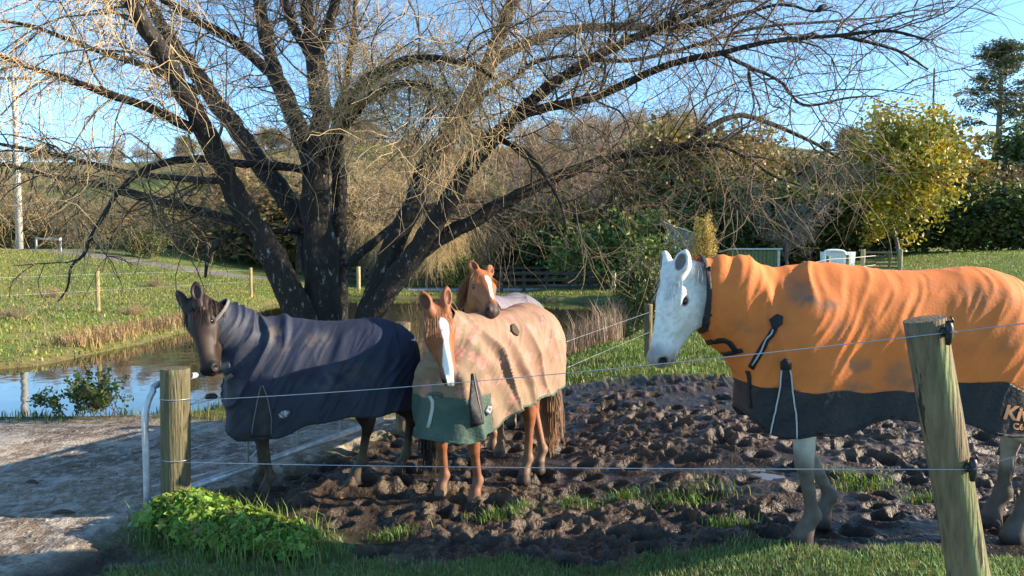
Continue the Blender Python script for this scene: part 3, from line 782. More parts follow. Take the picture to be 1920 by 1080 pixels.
# the tangle of pale hanging twigs in the middle of the crown and at its left end
for li, per in ((20, 500), (21, 420), (13, 120), (14, 140), (28, 140), (15, 70)):
    P = limb3[li][:, :3]
    add_twigs(P, per, rw, True, .4, 1.3, len(P) * (.2 if li > 16 else .5))
for li, per in ((7, 150), (8, 100), (9, 60), (10, 36), (4, 60), (11, 26)):
    P = limb3[li][:, :3]
    add_twigs(P, per, rw, True, .3, .9, len(P) * .35)
V, F = tubes([(a - WL, b) for a, b in branches], 4)
tag(obj('branches', mesh_arrays('branches', V, F, vary_cols(len(V), (.075, .055, .038), .1, .05), smooth=True), M['twig'], willow), kind='stuff')
V, F = tubes([(a - WL, b) for a, b in twigs], 3)
tag(obj('twigs', mesh_arrays('twigs', V, F, vary_cols(len(V), (.22, .155, .09), .15, .05), smooth=True), M['twig'], willow), kind='stuff')
V, F = tubes([(a - WL, b * 1.25) for a, b in tw_hang], 3)
tag(obj('hanging_twigs', mesh_arrays('hanging_twigs', V, F, vary_cols(len(V), (.56, .40, .205), .15, .05), smooth=True), M['twig'], willow), kind='stuff')
print('willow', len(branches), len(twigs), len(tw_hang))

# ------------------------------------------------------------------ horses: implicit surfaces meshed with surface nets
class Field:
    def __init__(s, lo, hi, h):
        s.lo = np.asarray(lo, float); s.h = h
        s.n = np.ceil((np.asarray(hi, float) - s.lo) / h).astype(int) + 1
        s.F = np.full(s.n, .3, dtype=np.float32)
    def block(s, blo, bhi):
        a = np.clip(np.floor((blo - s.lo) / s.h).astype(int), 0, s.n); b = np.clip(np.ceil((bhi - s.lo) / s.h).astype(int) + 1, 0, s.n)
        if np.any(b <= a): return None
        g = [(s.lo[i] + s.h * np.arange(a[i], b[i])).astype(np.float32) for i in range(3)]
        return tuple(slice(a[i], b[i]) for i in range(3)), np.stack(np.meshgrid(*g, indexing='ij'), -1)
    def apply(s, prim, k=.04, op='add', zfloor=None, infl=0.0):
        fn, blo, bhi = prim
        m = k + 3 * s.h + infl + .02
        blo = np.array(blo, float) - m; bhi = np.array(bhi, float) + m
        if zfloor is not None: blo[2] = -9
        blk = s.block(blo, bhi)
        if blk is None: return
        sl, P = blk
        if zfloor is not None:
            P = P.copy(); P[..., 2] = np.maximum(P[..., 2], zfloor)
        d = fn(P) - infl
        A = s.F[sl]
        if op == 'add':
            hh = np.maximum(k - np.abs(A - d), 0) / k
            s.F[sl] = np.minimum(A, d) - hh * hh * k * .25
        else:
            d = -d
            hh = np.maximum(k - np.abs(A - d), 0) / k
            s.F[sl] = np.maximum(A, d) + hh * hh * k * .25
    def mesh(s):
        F = s.F; S = F < 0
        nx, ny, nz = F.shape
        c = [S[i:nx - 1 + i, j:ny - 1 + j, k:nz - 1 + k] for i in (0, 1) for j in (0, 1) for k in (0, 1)]
        cnt = sum(x.astype(np.int8) for x in c)
        act = (cnt > 0) & (cnt < 8)
        idx = np.full(act.shape, -1, dtype=np.int64); I = np.argwhere(act); idx[act] = np.arange(len(I))
        corners = [(i, j, k) for i in (0, 1) for j in (0, 1) for k in (0, 1)]
        vals = np.stack([F[I[:, 0] + a, I[:, 1] + b, I[:, 2] + cc] for a, b, cc in corners], 1)
        acc = np.zeros((len(I), 3)); num = np.zeros(len(I))
        for e0 in range(8):
            for ax in range(3):
                c0 = corners[e0]
                if c0[ax]: continue
                c1 = list(c0); c1[ax] = 1; e1 = corners.index(tuple(c1))
                v0, v1 = vals[:, e0], vals[:, e1]
                x = (v0 < 0) != (v1 < 0)
                t = np.where(x, v0 / np.where(x, v0 - v1, 1), 0)
                p = np.tile(np.array(c0, float), (len(I), 1)); p[:, ax] += t
                acc += p * x[:, None]; num += x
        V = s.lo + (I + acc / num[:, None]) * s.h
        faces = []
        for ax in range(3):
            o = [a for a in range(3) if a != ax]
            sa = [slice(None)] * 3; sb = [slice(None)] * 3
            sa[ax] = slice(0, -1); sb[ax] = slice(1, None)
            A, B = S[tuple(sa)], S[tuple(sb)]
            E = np.argwhere(A != B)
            ok = np.ones(len(E), bool)
            for q in o: ok &= (E[:, q] > 0) & (E[:, q] < F.shape[q] - 1)
            E = E[ok]
            inside0 = A[E[:, 0], E[:, 1], E[:, 2]]
            def cell(d0, d1):
                C = E.copy(); C[:, o[0]] -= d0; C[:, o[1]] -= d1
                return idx[C[:, 0], C[:, 1], C[:, 2]]
            q = np.stack([cell(1, 1), cell(0, 1), cell(0, 0), cell(1, 0)], 1)
            flip = inside0 if ax != 1 else ~inside0
            q[~flip] = q[~flip][:, ::-1]
            faces.append(q)
        Fc = np.concatenate(faces); Fc = Fc[(Fc >= 0).all(1)]
        return V, Fc

def ell(c, r, R=None):
    c = np.asarray(c, np.float32); r = np.asarray(r, np.float32)
    def fn(P):
        q = P - c
        if R is not None: q = q @ np.asarray(R, np.float32).T
        k0 = np.sqrt(((q / r) ** 2).sum(-1)) + 1e-6; k1 = np.sqrt(((q / (r * r)) ** 2).sum(-1)) + 1e-6
        return k0 * (k0 - 1) / k1
    m = r.max() if R is not None else r
    return fn, c - m, c + m

def rc(a, b, ra, rb, flat=None):
    a = np.asarray(a, np.float32); b = np.asarray(b, np.float32); ba = b - a; L2 = float((ba * ba).sum()) + 1e-9
    def fn(P):
        q = P - a
        if flat is not None:
            n = np.asarray(flat[0], np.float32)
            q = q + ((flat[1] - 1) * (q @ n))[..., None] * n
        t = np.clip((q @ ba) / L2, 0, 1)
        return np.sqrt(((q - t[..., None] * ba) ** 2).sum(-1)) - (ra + (rb - ra) * t)
    m = max(ra, rb)
    return fn, np.minimum(a, b) - m, np.maximum(a, b) + m

def vnormals(V, F):
    n = np.zeros_like(V)
    if F.shape[1] == 4: fn = np.cross(V[F[:, 2]] - V[F[:, 0]], V[F[:, 3]] - V[F[:, 1]])
    else: fn = np.cross(V[F[:, 1]] - V[F[:, 0]], V[F[:, 2]] - V[F[:, 0]])
    for i in range(F.shape[1]): np.add.at(n, F[:, i], fn)
    return nrm(n)

def smooth_mesh(V, F, it=1, lam=.5):
    for _ in range(it):
        s = np.zeros_like(V); c = np.zeros(len(V)); k = F.shape[1]
        for i in range(k):
            j = (i + 1) % k
            np.add.at(s, F[:, i], V[F[:, j]]); np.add.at(c, F[:, i], 1)
            np.add.at(s, F[:, j], V[F[:, i]]); np.add.at(c, F[:, j], 1)
        V = V + lam * (s / np.maximum(c, 1)[:, None] - V)
    return V

def clip(V, F, val, extra=None):
    """keeps the part of a tri mesh where val > 0, with a clean cut; extra: list of per-vertex arrays carried along"""
    if F.shape[1] == 4: F = np.concatenate([F[:, [0, 1, 2]], F[:, [0, 2, 3]]])
    V = np.asarray(V, float); extra = extra or []
    pos = val > 0; c = pos[F].sum(1)
    keep = F[c == 3]; mixed = F[(c > 0) & (c < 3)]
    newV = []; newE = [[] for _ in extra]; cache = {}; nf = []
    def cut(i, j):
        key = (i, j) if i < j else (j, i)
        if key in cache: return cache[key]
        t = val[i] / (val[i] - val[j])
        cache[key] = len(V) + len(newV); newV.append(V[i] + (V[j] - V[i]) * t)
        for e, ne in zip(extra, newE): ne.append(e[i] + (e[j] - e[i]) * t)
        return cache[key]
    for tri in mixed:
        poly = []
        for k in range(3):
            i, j = int(tri[k]), int(tri[(k + 1) % 3])
            if pos[i]: poly.append(i)
            if pos[i] != pos[j]: poly.append(cut(i, j))
        for k in range(1, len(poly) - 1): nf.append((poly[0], poly[k], poly[k + 1]))
    V2 = np.concatenate([V, np.array(newV).reshape(-1, 3)])
    E2 = [np.concatenate([e, np.array(ne).reshape((-1,) + e.shape[1:])]) for e, ne in zip(extra, newE)]
    F2 = np.concatenate([keep, np.array(nf, dtype=int).reshape(-1, 3)])
    u, inv = np.unique(F2, return_inverse=True)
    return V2[u], inv.reshape(-1, 3), [e[u] for e in E2]

HOOF_DARK = (.03, .024, .02)
class Horse:
    """canonical frame: x forward, y left, z up, withers 1.5 m; placed by heading, scale and position"""
    def __init__(s, label, centre, heading, scale, poll, nose, dorsal, hooves, head_scale=1.0, sink=.04, ear=(0.0, 0.0), pitch=0.0, neck_r=1.0, fat=1.0, earl=1.0):
        s.earl = earl; s.pitch = pitch; s.neck_r = neck_r; s.fat = np.array([1.0, fat, fat])
        s.c = np.array([centre[0], centre[1], centre[2] - sink]); s.sc = scale; s.hs = head_scale
        h = nrm(np.array([heading[0], heading[1], 0.0])); l = np.array([-h[1], h[0], 0.0])
        s.R = np.stack([h, l, np.array([0, 0, 1.0])], 1)           # columns
        s.root = thing('horse', (centre[0], centre[1], centre[2]), label, 'horse')
        s.loc = np.array(s.root.location)
        P0 = s.tl(poll); N0 = s.tl(nose)
        hx = nrm(N0 - P0); dz = nrm(s.R.T @ np.asarray(dorsal, float)); hz = nrm(dz - hx * (dz @ hx)); hy = np.cross(hz, hx)
        s.P0, s.HR = P0, np.stack([hx, hy, hz], 1)
        s.ear = ear
        s.hooves = [s.tl(p) for p in hooves]                       # front left, front right, hind left, hind right
        s.build_body()
    def tl(s, p):                                                           # world -> canonical
        q = s.R.T @ (np.asarray(p, float) - s.c) / s.sc
        return q + np.array([0, 0, s.pitch * q[0]])
    def tw(s, V):                                                           # canonical -> world
        V = np.asarray(V, float); Q = V.copy(); Q[..., 2] -= s.pitch * V[..., 0]
        return (Q * s.sc) @ s.R.T + s.c
    def hd(s, p): return s.P0 + s.HR @ (np.asarray(p, float) * s.fat * s.hs)        # head -> canonical
    def torso(s):
        return [(ell((.40, 0, 1.13), (.33, .225, .345)), .12), (ell((.0, 0, 1.10), (.62, .285, .315)), .14), (ell((-.50, 0, 1.17), (.37, .275, .325)), .12),
                (ell((.30, 0, 1.36), (.26, .10, .14)), .12), (ell((-.08, 0, 1.27), (.44, .17, .18)), .10), (ell((.50, .13, 1.06), (.19, .11, .27)), .08), (ell((.50, -.13, 1.06), (.19, .11, .27)), .08),
                (ell((-.55, .12, 1.06), (.27, .17, .30)), .08), (ell((-.55, -.12, 1.06), (.27, .17, .30)), .08)]
    def neck(s):
        e = s.hd((.055, 0, -.105)); a = np.array([.40, 0, 1.20]); m = (a + e) / 2 + np.array([.05, 0, .02])
        s.neck_a, s.neck_m, s.neck_e = a, m, e
        out = []
        g = s.neck_r
        for p, q, ra, rb in ((a, m, .245 * g, .185 * g), (m, e, .185 * g, .110)):
            d = nrm(q - p); lat = nrm(np.cross(np.array([0, 0, 1.0]), d))
            out.append((rc(p, q, ra, rb, (lat, 1.45)), .09))
        return out
    def head(s):
        H, k = s.hd, s.hs * s.fat[1]
        R = s.HR.T
        def E(c, r): return ell(H(c), np.array(r) * k, R)
        lat = s.HR[:, 1]
        L = [(rc(H((.03, 0, -.09)), H((.20, 0, -.095)), .088 * k, .108 * k, (lat, 1.03)), .05),
             (rc(H((.18, 0, -.09)), H((.47, 0, -.083)), .102 * k, .062 * k, (lat, 1.12)), .05),
             (rc(H((.15, 0, -.03)), H((.46, 0, -.035)), .052 * k, .030 * k), .03),
             (E((.17, .048, -.190), (.150, .048, .128)), .05), (E((.17, -.048, -.190), (.150, .048, .128)), .05),
             (rc(H((.22, 0, -.225)), H((.47, 0, -.145)), .055 * k, .040 * k, (lat, 1.1)), .05),
             (E((.52, 0, -.083), (.082, .064, .069)), .04), (E((.505, 0, -.140), (.056, .043, .034)), .025)]
        for y in (-1, 1):
            L += [(E((.165, y * .088, -.044), (.055, .028, .026)), .025),
                  (rc(H((.20, y * .088, -.115)), H((.36, y * .064, -.105)), .018 * k, .010 * k), .025),
                  (E((.545, y * .048, -.057), (.040, .026, .036)), .02)]
        cut = []
        for y in (-1, 1):
            cut += [(E((.562, y * .070, -.061), (.022, .020, .031)), .012), (E((.192, y * .114, -.072), (.028, .020, .016)), .012),
                    (rc(H((.595, y * .012, -.130)), H((.485, y * .062, -.130)), .006, .005), .008)]
        ears = []; ecut = []
        for y in (-1, 1):
            b = np.array([.03, y * .062, -.02]); dr = nrm(np.array([-1.0, y * (.22 + s.ear[0]), .30 + s.ear[1]]))
            op = nrm(np.array([.2, y * .45, .9])); op = nrm(op - dr * (op @ dr)); sd = np.cross(dr, op)
            RR = np.stack([dr, sd, op], 0) @ R; dr = dr * s.earl
            c = b + dr * .078
            ears += [(ell(H(c), np.array((.070 * s.earl, .047, .034)) * k, RR), .02), (rc(H(b + dr * .085), H(b + dr * .152), .036 * k, .008, (s.HR @ op, 1.35)), .03), (rc(H(b - dr * .03), H(b + dr * .04), .038 * k, .034 * k), .03)]
            ecut += [(ell(H(b + dr * .080 + op * .033), np.array((.056 * s.earl, .030, .025)) * k, RR), .012)]
            s.ear_in = getattr(s, 'ear_in', []) + [(H(b + dr * .080 + op * .033), np.array((.056 * s.earl, .030, .025)) * k, RR)]
        return L, cut, ears, ecut
    def legs(s):
        L = []
        fl, fr, hl, hr = s.hooves
        for y, hf in ((1, fl), (-1, fr)):
            el = np.array([.45, y * .155, .86]); ft = hf + np.array([-.03, 0, .15]); kn = el + (ft - el) * .53 + np.array([.035, 0, 0])
            L += [(rc((.54, y * .15, 1.02), el, .125, .100), .08), (rc(el, kn + (0, 0, .06), .093, .050), .05), (rc(kn + (0, 0, .05), kn - (0, 0, .04), .052, .046), .03),
                  (rc(kn, ft, .040, .034), .03), (rc(ft + (-.006, 0, .0), ft + (-.010, 0, .0), .042, .041), .03), (rc(ft, hf + (.01, 0, .07), .038, .043), .02), (rc(hf + (.012, 0, .065), hf + (.025, 0, .0), .047, .061), .02)]
        for y, hf in ((1, hl), (-1, hr)):
            st = np.array([-.38, y * .175, .92]) + np.array([(hf[0] + .68) * .25, 0, 0])
            ft = hf + np.array([-.05, 0, .17]); hk = np.array([ft[0] - .05, ft[1] * .5 + y * .075, .56]); 
            L += [(rc((-.52, y * .12, 1.12), st, .17, .125), .1), (rc(st, hk + (.03, 0, .04), .125, .058), .06), (rc(hk + (-.025, 0, .045), hk + (0, 0, -.05), .050, .046), .04),
                  (rc(hk, ft, .044, .036), .03), (rc(ft, ft + (-.01, 0, 0), .047, .045), .03), (rc(ft, hf + (.0, 0, .07), .039, .043), .02), (rc(hf + (.005, 0, .065), hf + (.02, 0, .0), .048, .066), .02)]
        return L
    def build_body(s):
        f = Field((-1.05, -.55, -.12), (1.15, .55, 1.75), .015)
        for p, k in s.torso(): f.apply(p, k)
        for p, k in s.neck(): f.apply(p, k)
        for p, k in s.legs(): f.apply(p, k)
        Vb, Fb = f.mesh(); Vb = smooth_mesh(Vb, Fb, 1, .4)
        ax = nrm(s.neck_m - s.neck_a); s.neck_ax = ax
        Vb = Vb - vnormals(Vb, Fb) * (.028 * ss(.62, .85, Vb[:, 2]))[:, None] * (s.shrink if hasattr(s, 'shrink') else 1.0)
        mid = s.neck_a + (s.neck_m - s.neck_a) * .62
        Vb, Fb, _ = clip(Vb, Fb, -((Vb - mid) @ ax))
        pts = np.array([s.neck_a, s.neck_e, s.hd((.62, 0, -.1)), s.hd((-.22, .1, .05)), s.hd((-.22, -.1, .05)), s.hd((.2, 0, -.3))])
        g = Field(pts.min(0) - .19, pts.max(0) + .19, .0075)
        hL, cut, ears, ecut = s.head()
        for p, k in s.torso(): g.apply(p, k)
        for p, k in s.neck(): g.apply(p, k)
        for p, k in hL: g.apply(p, k)
        for p, k in ears: g.apply(p, k)
        for p, k in cut: g.apply(p, k, 'sub')
        for p, k in ecut: g.apply(p, k, 'sub')
        Vh, Fh = g.mesh(); Vh = smooth_mesh(Vh, Fh, 1, .35)
        Vh, Fh, _ = clip(Vh, Fh, (Vh - mid) @ ax + .004)
        s.nb = len(Vb)
        s.V = np.concatenate([Vb, Vh]); s.F = np.concatenate([Fb, Fh + len(Vb)])
    def headcoords(s): return ((s.V - s.P0) @ s.HR) / (s.hs * s.fat)
    def finish(s, coat, legs, muzzle, mud=(.10, .070, .045), blaze=None, inner_ear=None, mudtop=.55, mottling=0.0, eye_dark=None):
        V = s.V; n = len(V); hc = s.headcoords(); ishead = np.arange(n) >= s.nb
        c = np.tile(np.asarray(coat, float), (n, 1))
        nz = fbm(V[:, 0] * 7, V[:, 1] * 7, V[:, 2] * 7, seed=81, oct=3)
        c *= (0.85 + .3 * nz)[:, None]
        def mix(c, col, t): return c * (1 - t[:, None]) + np.asarray(col)[None] * t[:, None]
        if mottling:
            sp = ss(.62, .70, vnoise(V[:, 0] * 70, V[:, 1] * 70, V[:, 2] * 70, seed=83)) * mottling
            c = mix(c, (.22, .20, .19), sp * ishead)
        c = mix(c, legs, ss(.75, .45, V[:, 2]) * (~ishead) * .85)
        c = mix(c, mud, ss(mudtop, mudtop - .35, V[:, 2] + (nz - .5) * .55) * (~ishead) * .9)
        c = mix(c, muzzle, ss(.445, .54, hc[:, 0] + (nz - .5) * .06) * ishead * (hc[:, 0] < .8) * ss(.2, .12, np.abs(hc[:, 1])))
        c = mix(c, HOOF_DARK, ss(.10, .075, V[:, 2] + (nz - .5) * .03) * (~ishead) * .8)
        if blaze is not None: c = mix(c, (.86, .82, .78), blaze(hc, nz) * ishead)
        # inside of ears and nostrils
        nos = np.zeros(n)
        for y in (-1, 1): nos = np.maximum(nos, ss(.034, .020, np.sqrt((hc[:, 0] - .562) ** 2 + (hc[:, 1] - y * .064) ** 2 + ((hc[:, 2] + .061) * .8) ** 2)))
        c = mix(c, (.012, .010, .010), nos * ishead)
        if inner_ear is not None:
            for ec, er, eR in s.ear_in:
                qe = np.sqrt((((V - ec) @ eR.T / er) ** 2).sum(1))
                c = mix(c, inner_ear, ss(1.22, 1.08, qe) * ishead * .9)
        ed = eye_dark if eye_dark is not None else tuple(np.array(coat) * .25)
        for y in (-1, 1): c = mix(c, ed, ss(.040, .022, np.sqrt((hc[:, 0] - .192) ** 2 + (hc[:, 1] - y * .106) ** 2 + ((hc[:, 2] + .072) * 1.4) ** 2)) * ishead)
        W = s.tw(V)
        s.W = W
        obj('body', mesh_arrays('body', W - s.loc, s.F, c, smooth=True), M['coat_hair'], s.root)
        for y in (-1, 1):
            p = s.tw(s.hd((.192, y * .092, -.072))); r = .0225 * s.hs * s.sc
            u = np.linspace(0, math.pi, 9); v = np.linspace(0, 2 * math.pi, 13)[:-1]
            S = np.array([[math.sin(a) * math.cos(b), math.sin(a) * math.sin(b), math.cos(a)] for a in u for b in v])
            Fq = [(i * 12 + j, i * 12 + (j + 1) % 12, (i + 1) * 12 + (j + 1) % 12, (i + 1) * 12 + j) for i in range(8) for j in range(12)]
            obj('eye', mesh_arrays('eye', p + S * r - s.loc, np.array(Fq), smooth=True), M['eye'], s.root)
    def hair(s, name, roots, dirs, lens, col, r=.0035, grav=-.12, wander=.08, seg=6, rng=None, amp=.3):
        rng = rng or np.random.default_rng(5)
        P = []
        for p, d, l in zip(roots, dirs, lens):
            pts, rad = grow(p, d, l, r, rng, seg, wander, grav, r * .4); P.append((pts - s.loc, rad))
        V, F = tubes(P, 3)
        cols = np.repeat(vary_cols(len(P), col, amp, .06, rng), (seg + 1) * 3, axis=0)
        return obj(name, mesh_arrays(name, V, F, cols, smooth=True), M['hair'], s.root)
    def forelock(s, col, n=90, length=.20, seed=3, spread=.035, r=.0017):
        n = int(n * 2.4)
        rng = np.random.default_rng(seed); roots = []; dirs = []; lens = []
        R = s.R @ s.HR
        for i in range(n):
            y = rng.normal(0, spread)
            roots.append(s.tw(s.hd((.0 + rng.uniform(-.03, .03), y, -.006 + rng.uniform(-.01, .004) - abs(y) * .25))))
            dirs.append(R @ nrm(np.array([1.0, y * 2.5 + rng.normal(0, .10), .10]))); lens.append(length * rng.uniform(.5, 1.1) * s.sc)
        s.hair('forelock', roots, dirs, lens, col, r, -.02, .05, 6, rng)
    def mane(s, col, side=1, n=220, length=.24, seed=4, t0=.0, t1=.75, r=.0022):
        n = int(n * 2)
        rng = np.random.default_rng(seed); roots = []; dirs = []; lens = []
        lat = s.R @ nrm(np.cross(np.array([0, 0, 1.0]), nrm(s.neck_e - s.neck_a))) * side
        for i in range(n):
            t = rng.uniform(t0, t1)
            p = s.neck_e * (1 - t) + s.neck_m * t; up = nrm(np.array([0, 0, 1.0]) - s.neck_ax * s.neck_ax[2])
            rr = (.105 * (1 - t) + .165 * t) * .96
            roots.append(s.tw(p + up * rr)); dirs.append(lat * 1.0 + np.array([0, 0, .35]) + rng.normal(0, .12, 3)); lens.append(length * rng.uniform(.6, 1.1) * s.sc)
        s.hair('mane', roots, dirs, lens, col, r, -.35, .05, 7, rng)
    def tail(s, col, n=260, length=.85, seed=6, r=.005, muddy=True):
        rng = np.random.default_rng(seed); roots = []; dirs = []; lens = []
        back = s.R @ np.array([-1.0, 0, 0])
        for i in range(n):
            a = rng.uniform(0, 6.28); q = rng.uniform(0, 1) ** .5 * .045
            roots.append(s.tw(np.array([-.82, math.cos(a) * q, 1.27 + math.sin(a) * q - rng.uniform(0, .25)]))); dirs.append(back * .55 + np.array([0, 0, -.6]) + rng.normal(0, .10, 3)); lens.append(length * rng.uniform(.7, 1.1) * s.sc)
        s.hair('tail', roots, dirs, lens, col, r, -.45, .05, 8, rng)

    # ---------------------------------------------------------------- rugs
    def rug(s, extra=(), tilt=0.0, hood=True, thick=.022, h=.0125, zf=1.06, hood_cut=.17, folds=None, rear_cut=-.80):
        pts = np.array([[-1.0, -.5, .38], [.95, .5, 1.72], s.neck_e + .3, s.neck_e - .3])
        g = Field(np.maximum(pts.min(0), (-1.0, -.8, .38)), pts.max(0), h)
        for p, k in s.torso(): g.apply(p, max(k, .14), 'add', zf, thick)
        for p, k in s.neck(): g.apply(p, .10, 'add', None, .010)
        for p, k in extra: g.apply(p, k, 'add', None, thick)
        V, F = g.mesh(); V = smooth_mesh(V, F, 3, .5)
        N = vnormals(V, F)
        if folds is not None: V = V + N * (folds(V) + crease(V, (.8, .2, .5), 17, 3.0, .009, 900))[:, None]
        s.neck_dir = nrm(s.neck_e - s.neck_m)
        if hood:
            cutp = s.neck_e - s.neck_dir * (hood_cut - .10)
            cn = nrm(s.neck_dir + np.array([0, 0, tilt])); val = -((V - cutp) @ cn)
        else:
            cutp = s.neck_a + s.neck_ax * .20
            val = -((V - cutp) @ s.neck_ax)
        s.cutp = cutp
        return V, F, val

def rug_part(hs, name, V, F, m, parent=None, thick=.006, cols=None):
    me = mesh_arrays(name, hs.tw(V) - hs.loc, F, cols, smooth=True)
    o = obj(name, me, m, parent if parent is not None else hs.root)
    so = o.modifiers.new('thickness', 'SOLIDIFY'); so.thickness = thick; so.offset = -1
    return o

class Caster:
    """finds points of a garment's surface along sight lines so that straps and badges lie on it"""
    def __init__(s, hs, V, F): s.hs = hs; s.b = BVHTree.FromPolygons(hs.tw(V).tolist(), F.tolist())
    def hit(s, px, py):
        d = Vector(ray(px, py)).normalized()
        p, n, i, t = s.b.ray_cast(Vector(CAMP), d)
        if p is None:
            best = None
            for Y in np.linspace(3.2, 7, 60):
                q = at(px, py, Y); p2, n2, _, dist = s.b.find_nearest(Vector(q))
                if best is None or dist < best[0]: best = (dist, p2, n2)
            p, n = best[1], best[2]
        n = np.array(n); p = np.array(p)
        if n @ (p - CAMP) > 0: n = -n
        return p, n
    def strap(s, name, pts, width, m, parent, lift=.004, n=None, thick=.003):
        P = np.array(pts, float)
        L = np.linalg.norm(np.diff(P, axis=0), axis=1).sum()
        Q = resample(np.c_[P, np.zeros(len(P))], n or max(6, int(L / 9)))[:, :2]
        H = [s.hit(a, b) for a, b in Q]; p = np.array([h[0] for h in H]); nn = np.array([h[1] for h in H])
        t = nrm(np.gradient(p, axis=0)); sd = nrm(np.cross(t, nn)); w = np.asarray(width, float) * np.ones(len(p)); w = w[:, None] / 2
        V = np.concatenate([p - sd * w + nn * lift, p + nn * (lift + .001), p + sd * w + nn * lift]); k = len(p)
        i = np.arange(k - 1)
        F = np.concatenate([np.stack([i, i + 1, i + 1 + k, i + k], -1), np.stack([i + k, i + 1 + k, i + 1 + 2 * k, i + 2 * k], -1)])
        o = obj(name, mesh_arrays(name, V - s.hs.loc, F, smooth=True), m, parent)
        so = o.modifiers.new('thickness', 'SOLIDIFY'); so.thickness = thick; so.offset = 0
        return o
    def patch(s, name, poly, m, parent, lift=.006, thick=.004, step=9.0):
        """a filled outline (photo pixels) laid on the surface"""
        import bmesh
        bm = bmesh.new()
        vs = [bm.verts.new((a, b, 0)) for a, b in poly]
        bm.faces.new(vs)
        bmesh.ops.triangulate(bm, faces=bm.faces)
        for _ in range(6):
            es = [e for e in bm.edges if e.calc_length() > step]
            if not es: break
            bmesh.ops.subdivide_edges(bm, edges=es, cuts=1)
            bmesh.ops.triangulate(bm, faces=[f for f in bm.faces if len(f.verts) > 3])
        bm.verts.index_update()
        V = []
        for v in bm.verts:
            p, n = s.hit(v.co.x, v.co.y); V.append(p + n * lift)
        F = np.array([[v.index for v in f.verts] for f in bm.faces]); bm.free()
        o = obj(name, mesh_arrays(name, np.array(V) - s.hs.loc, F), m, parent)
        if thick:
            so = o.modifiers.new('thickness', 'SOLIDIFY'); so.thickness = thick; so.offset = 0
        return o

# ------------------------------------------------------------------ rug materials
M['orange'] = mat('orange_canvas', (1, 1, 1), .8, attr=True, nscale=7, vary=.10, bump=.10, bscale=60)
M['black_canvas'] = mat('black_canvas', (.010, .011, .016), .7, col2=(.035, .032, .034), nscale=5, lo=.5, hi=.8, bump=.3, bscale=45)
M['navy'] = mat('navy_canvas', (1, 1, 1), .7, attr=True, nscale=6, vary=.25, bump=.12, bscale=60)
M['tan'] = mat('tan_canvas', (1, 1, 1), .8, attr=True, nscale=8, vary=.10, bump=.10, bscale=60)
M['green_canvas'] = mat('green_canvas', (.035, .075, .058), .7, col2=(.075, .10, .075), nscale=6, lo=.45, hi=.75, bump=.3, bscale=45)
M['grey_canvas'] = mat('grey_canvas', (.17, .15, .18), .8, vary=.15, nscale=9)
M['lettering'] = mat('orange_lettering', (.72, .30, .14), .6)
M['badge'] = mat('silver_badge', (.42, .42, .44), .5, col2=(.05, .05, .06), nscale=60, lo=.45, hi=.55)
M['mudcake'] = mat('caked_mud', (.075, .055, .035), .9, bump=.6, bscale=90)
# pink bird print on the tan rug: scattered irregular motifs
def add_print(m):
    nt = m.node_tree; N, L = nt.nodes, nt.links
    b = N['Principled BSDF']; src = b.inputs['Base Color'].links[0].from_socket
    tc = N.new('ShaderNodeTexCoord')
    nz = N.new('ShaderNodeTexNoise'); nz.inputs['Scale'].default_value = 26; nz.inputs['Detail'].default_value = 2
    L.new(tc.outputs['Object'], nz.inputs['Vector'])
    mv = N.new('ShaderNodeVectorMath'); mv.operation = 'MULTIPLY_ADD'; mv.inputs[1].default_value = (.11, .11, .11)
    L.new(nz.outputs['Color'], mv.inputs[0]); L.new(tc.outputs['Object'], mv.inputs[2])
    for sc, lo, hi, col in ((8.0, .40, .33, (.52, .22, .19)), (10.0, .26, .18, (.12, .14, .05))):
        v = N.new('ShaderNodeTexVoronoi'); v.inputs['Scale'].default_value = sc; L.new(mv.outputs[0], v.inputs['Vector'])
        mr = N.new('ShaderNodeMapRange'); mr.inputs[1].default_value = lo; mr.inputs[2].default_value = hi; L.new(v.outputs['Distance'], mr.inputs[0])
        sep = N.new('ShaderNodeSeparateColor'); L.new(v.outputs['Color'], sep.inputs[0])
        gt = N.new('ShaderNodeMath'); gt.operation = 'GREATER_THAN'; gt.inputs[1].default_value = .35; L.new(sep.outputs[0], gt.inputs[0])
        mu = N.new('ShaderNodeMath'); mu.operation = 'MULTIPLY'; L.new(gt.outputs[0], mu.inputs[0]); L.new(mr.outputs[0], mu.inputs[1])
        m2 = N.new('ShaderNodeMath'); m2.operation = 'MULTIPLY'; m2.inputs[1].default_value = .5; L.new(mu.outputs[0], m2.inputs[0])
        mx = N.new('ShaderNodeMix'); mx.data_type = 'RGBA'; L.new(m2.outputs[0], mx.inputs[0]); L.new(src, mx.inputs[6]); mx.inputs[7].default_value = (*col, 1)
        src = mx.outputs[2]
    L.new(src, b.inputs['Base Color'])
add_print(M['tan'])

def hoof(px, py, Y):
    x = at(px, py, Y)[0]
    return np.array([x, Y, tz(x, Y)])
def interp(pts):
    a = np.array(sorted(pts)); return lambda x: np.interp(x, a[:, 0], a[:, 1])
def smin_np(a, b): return np.minimum(a, b)

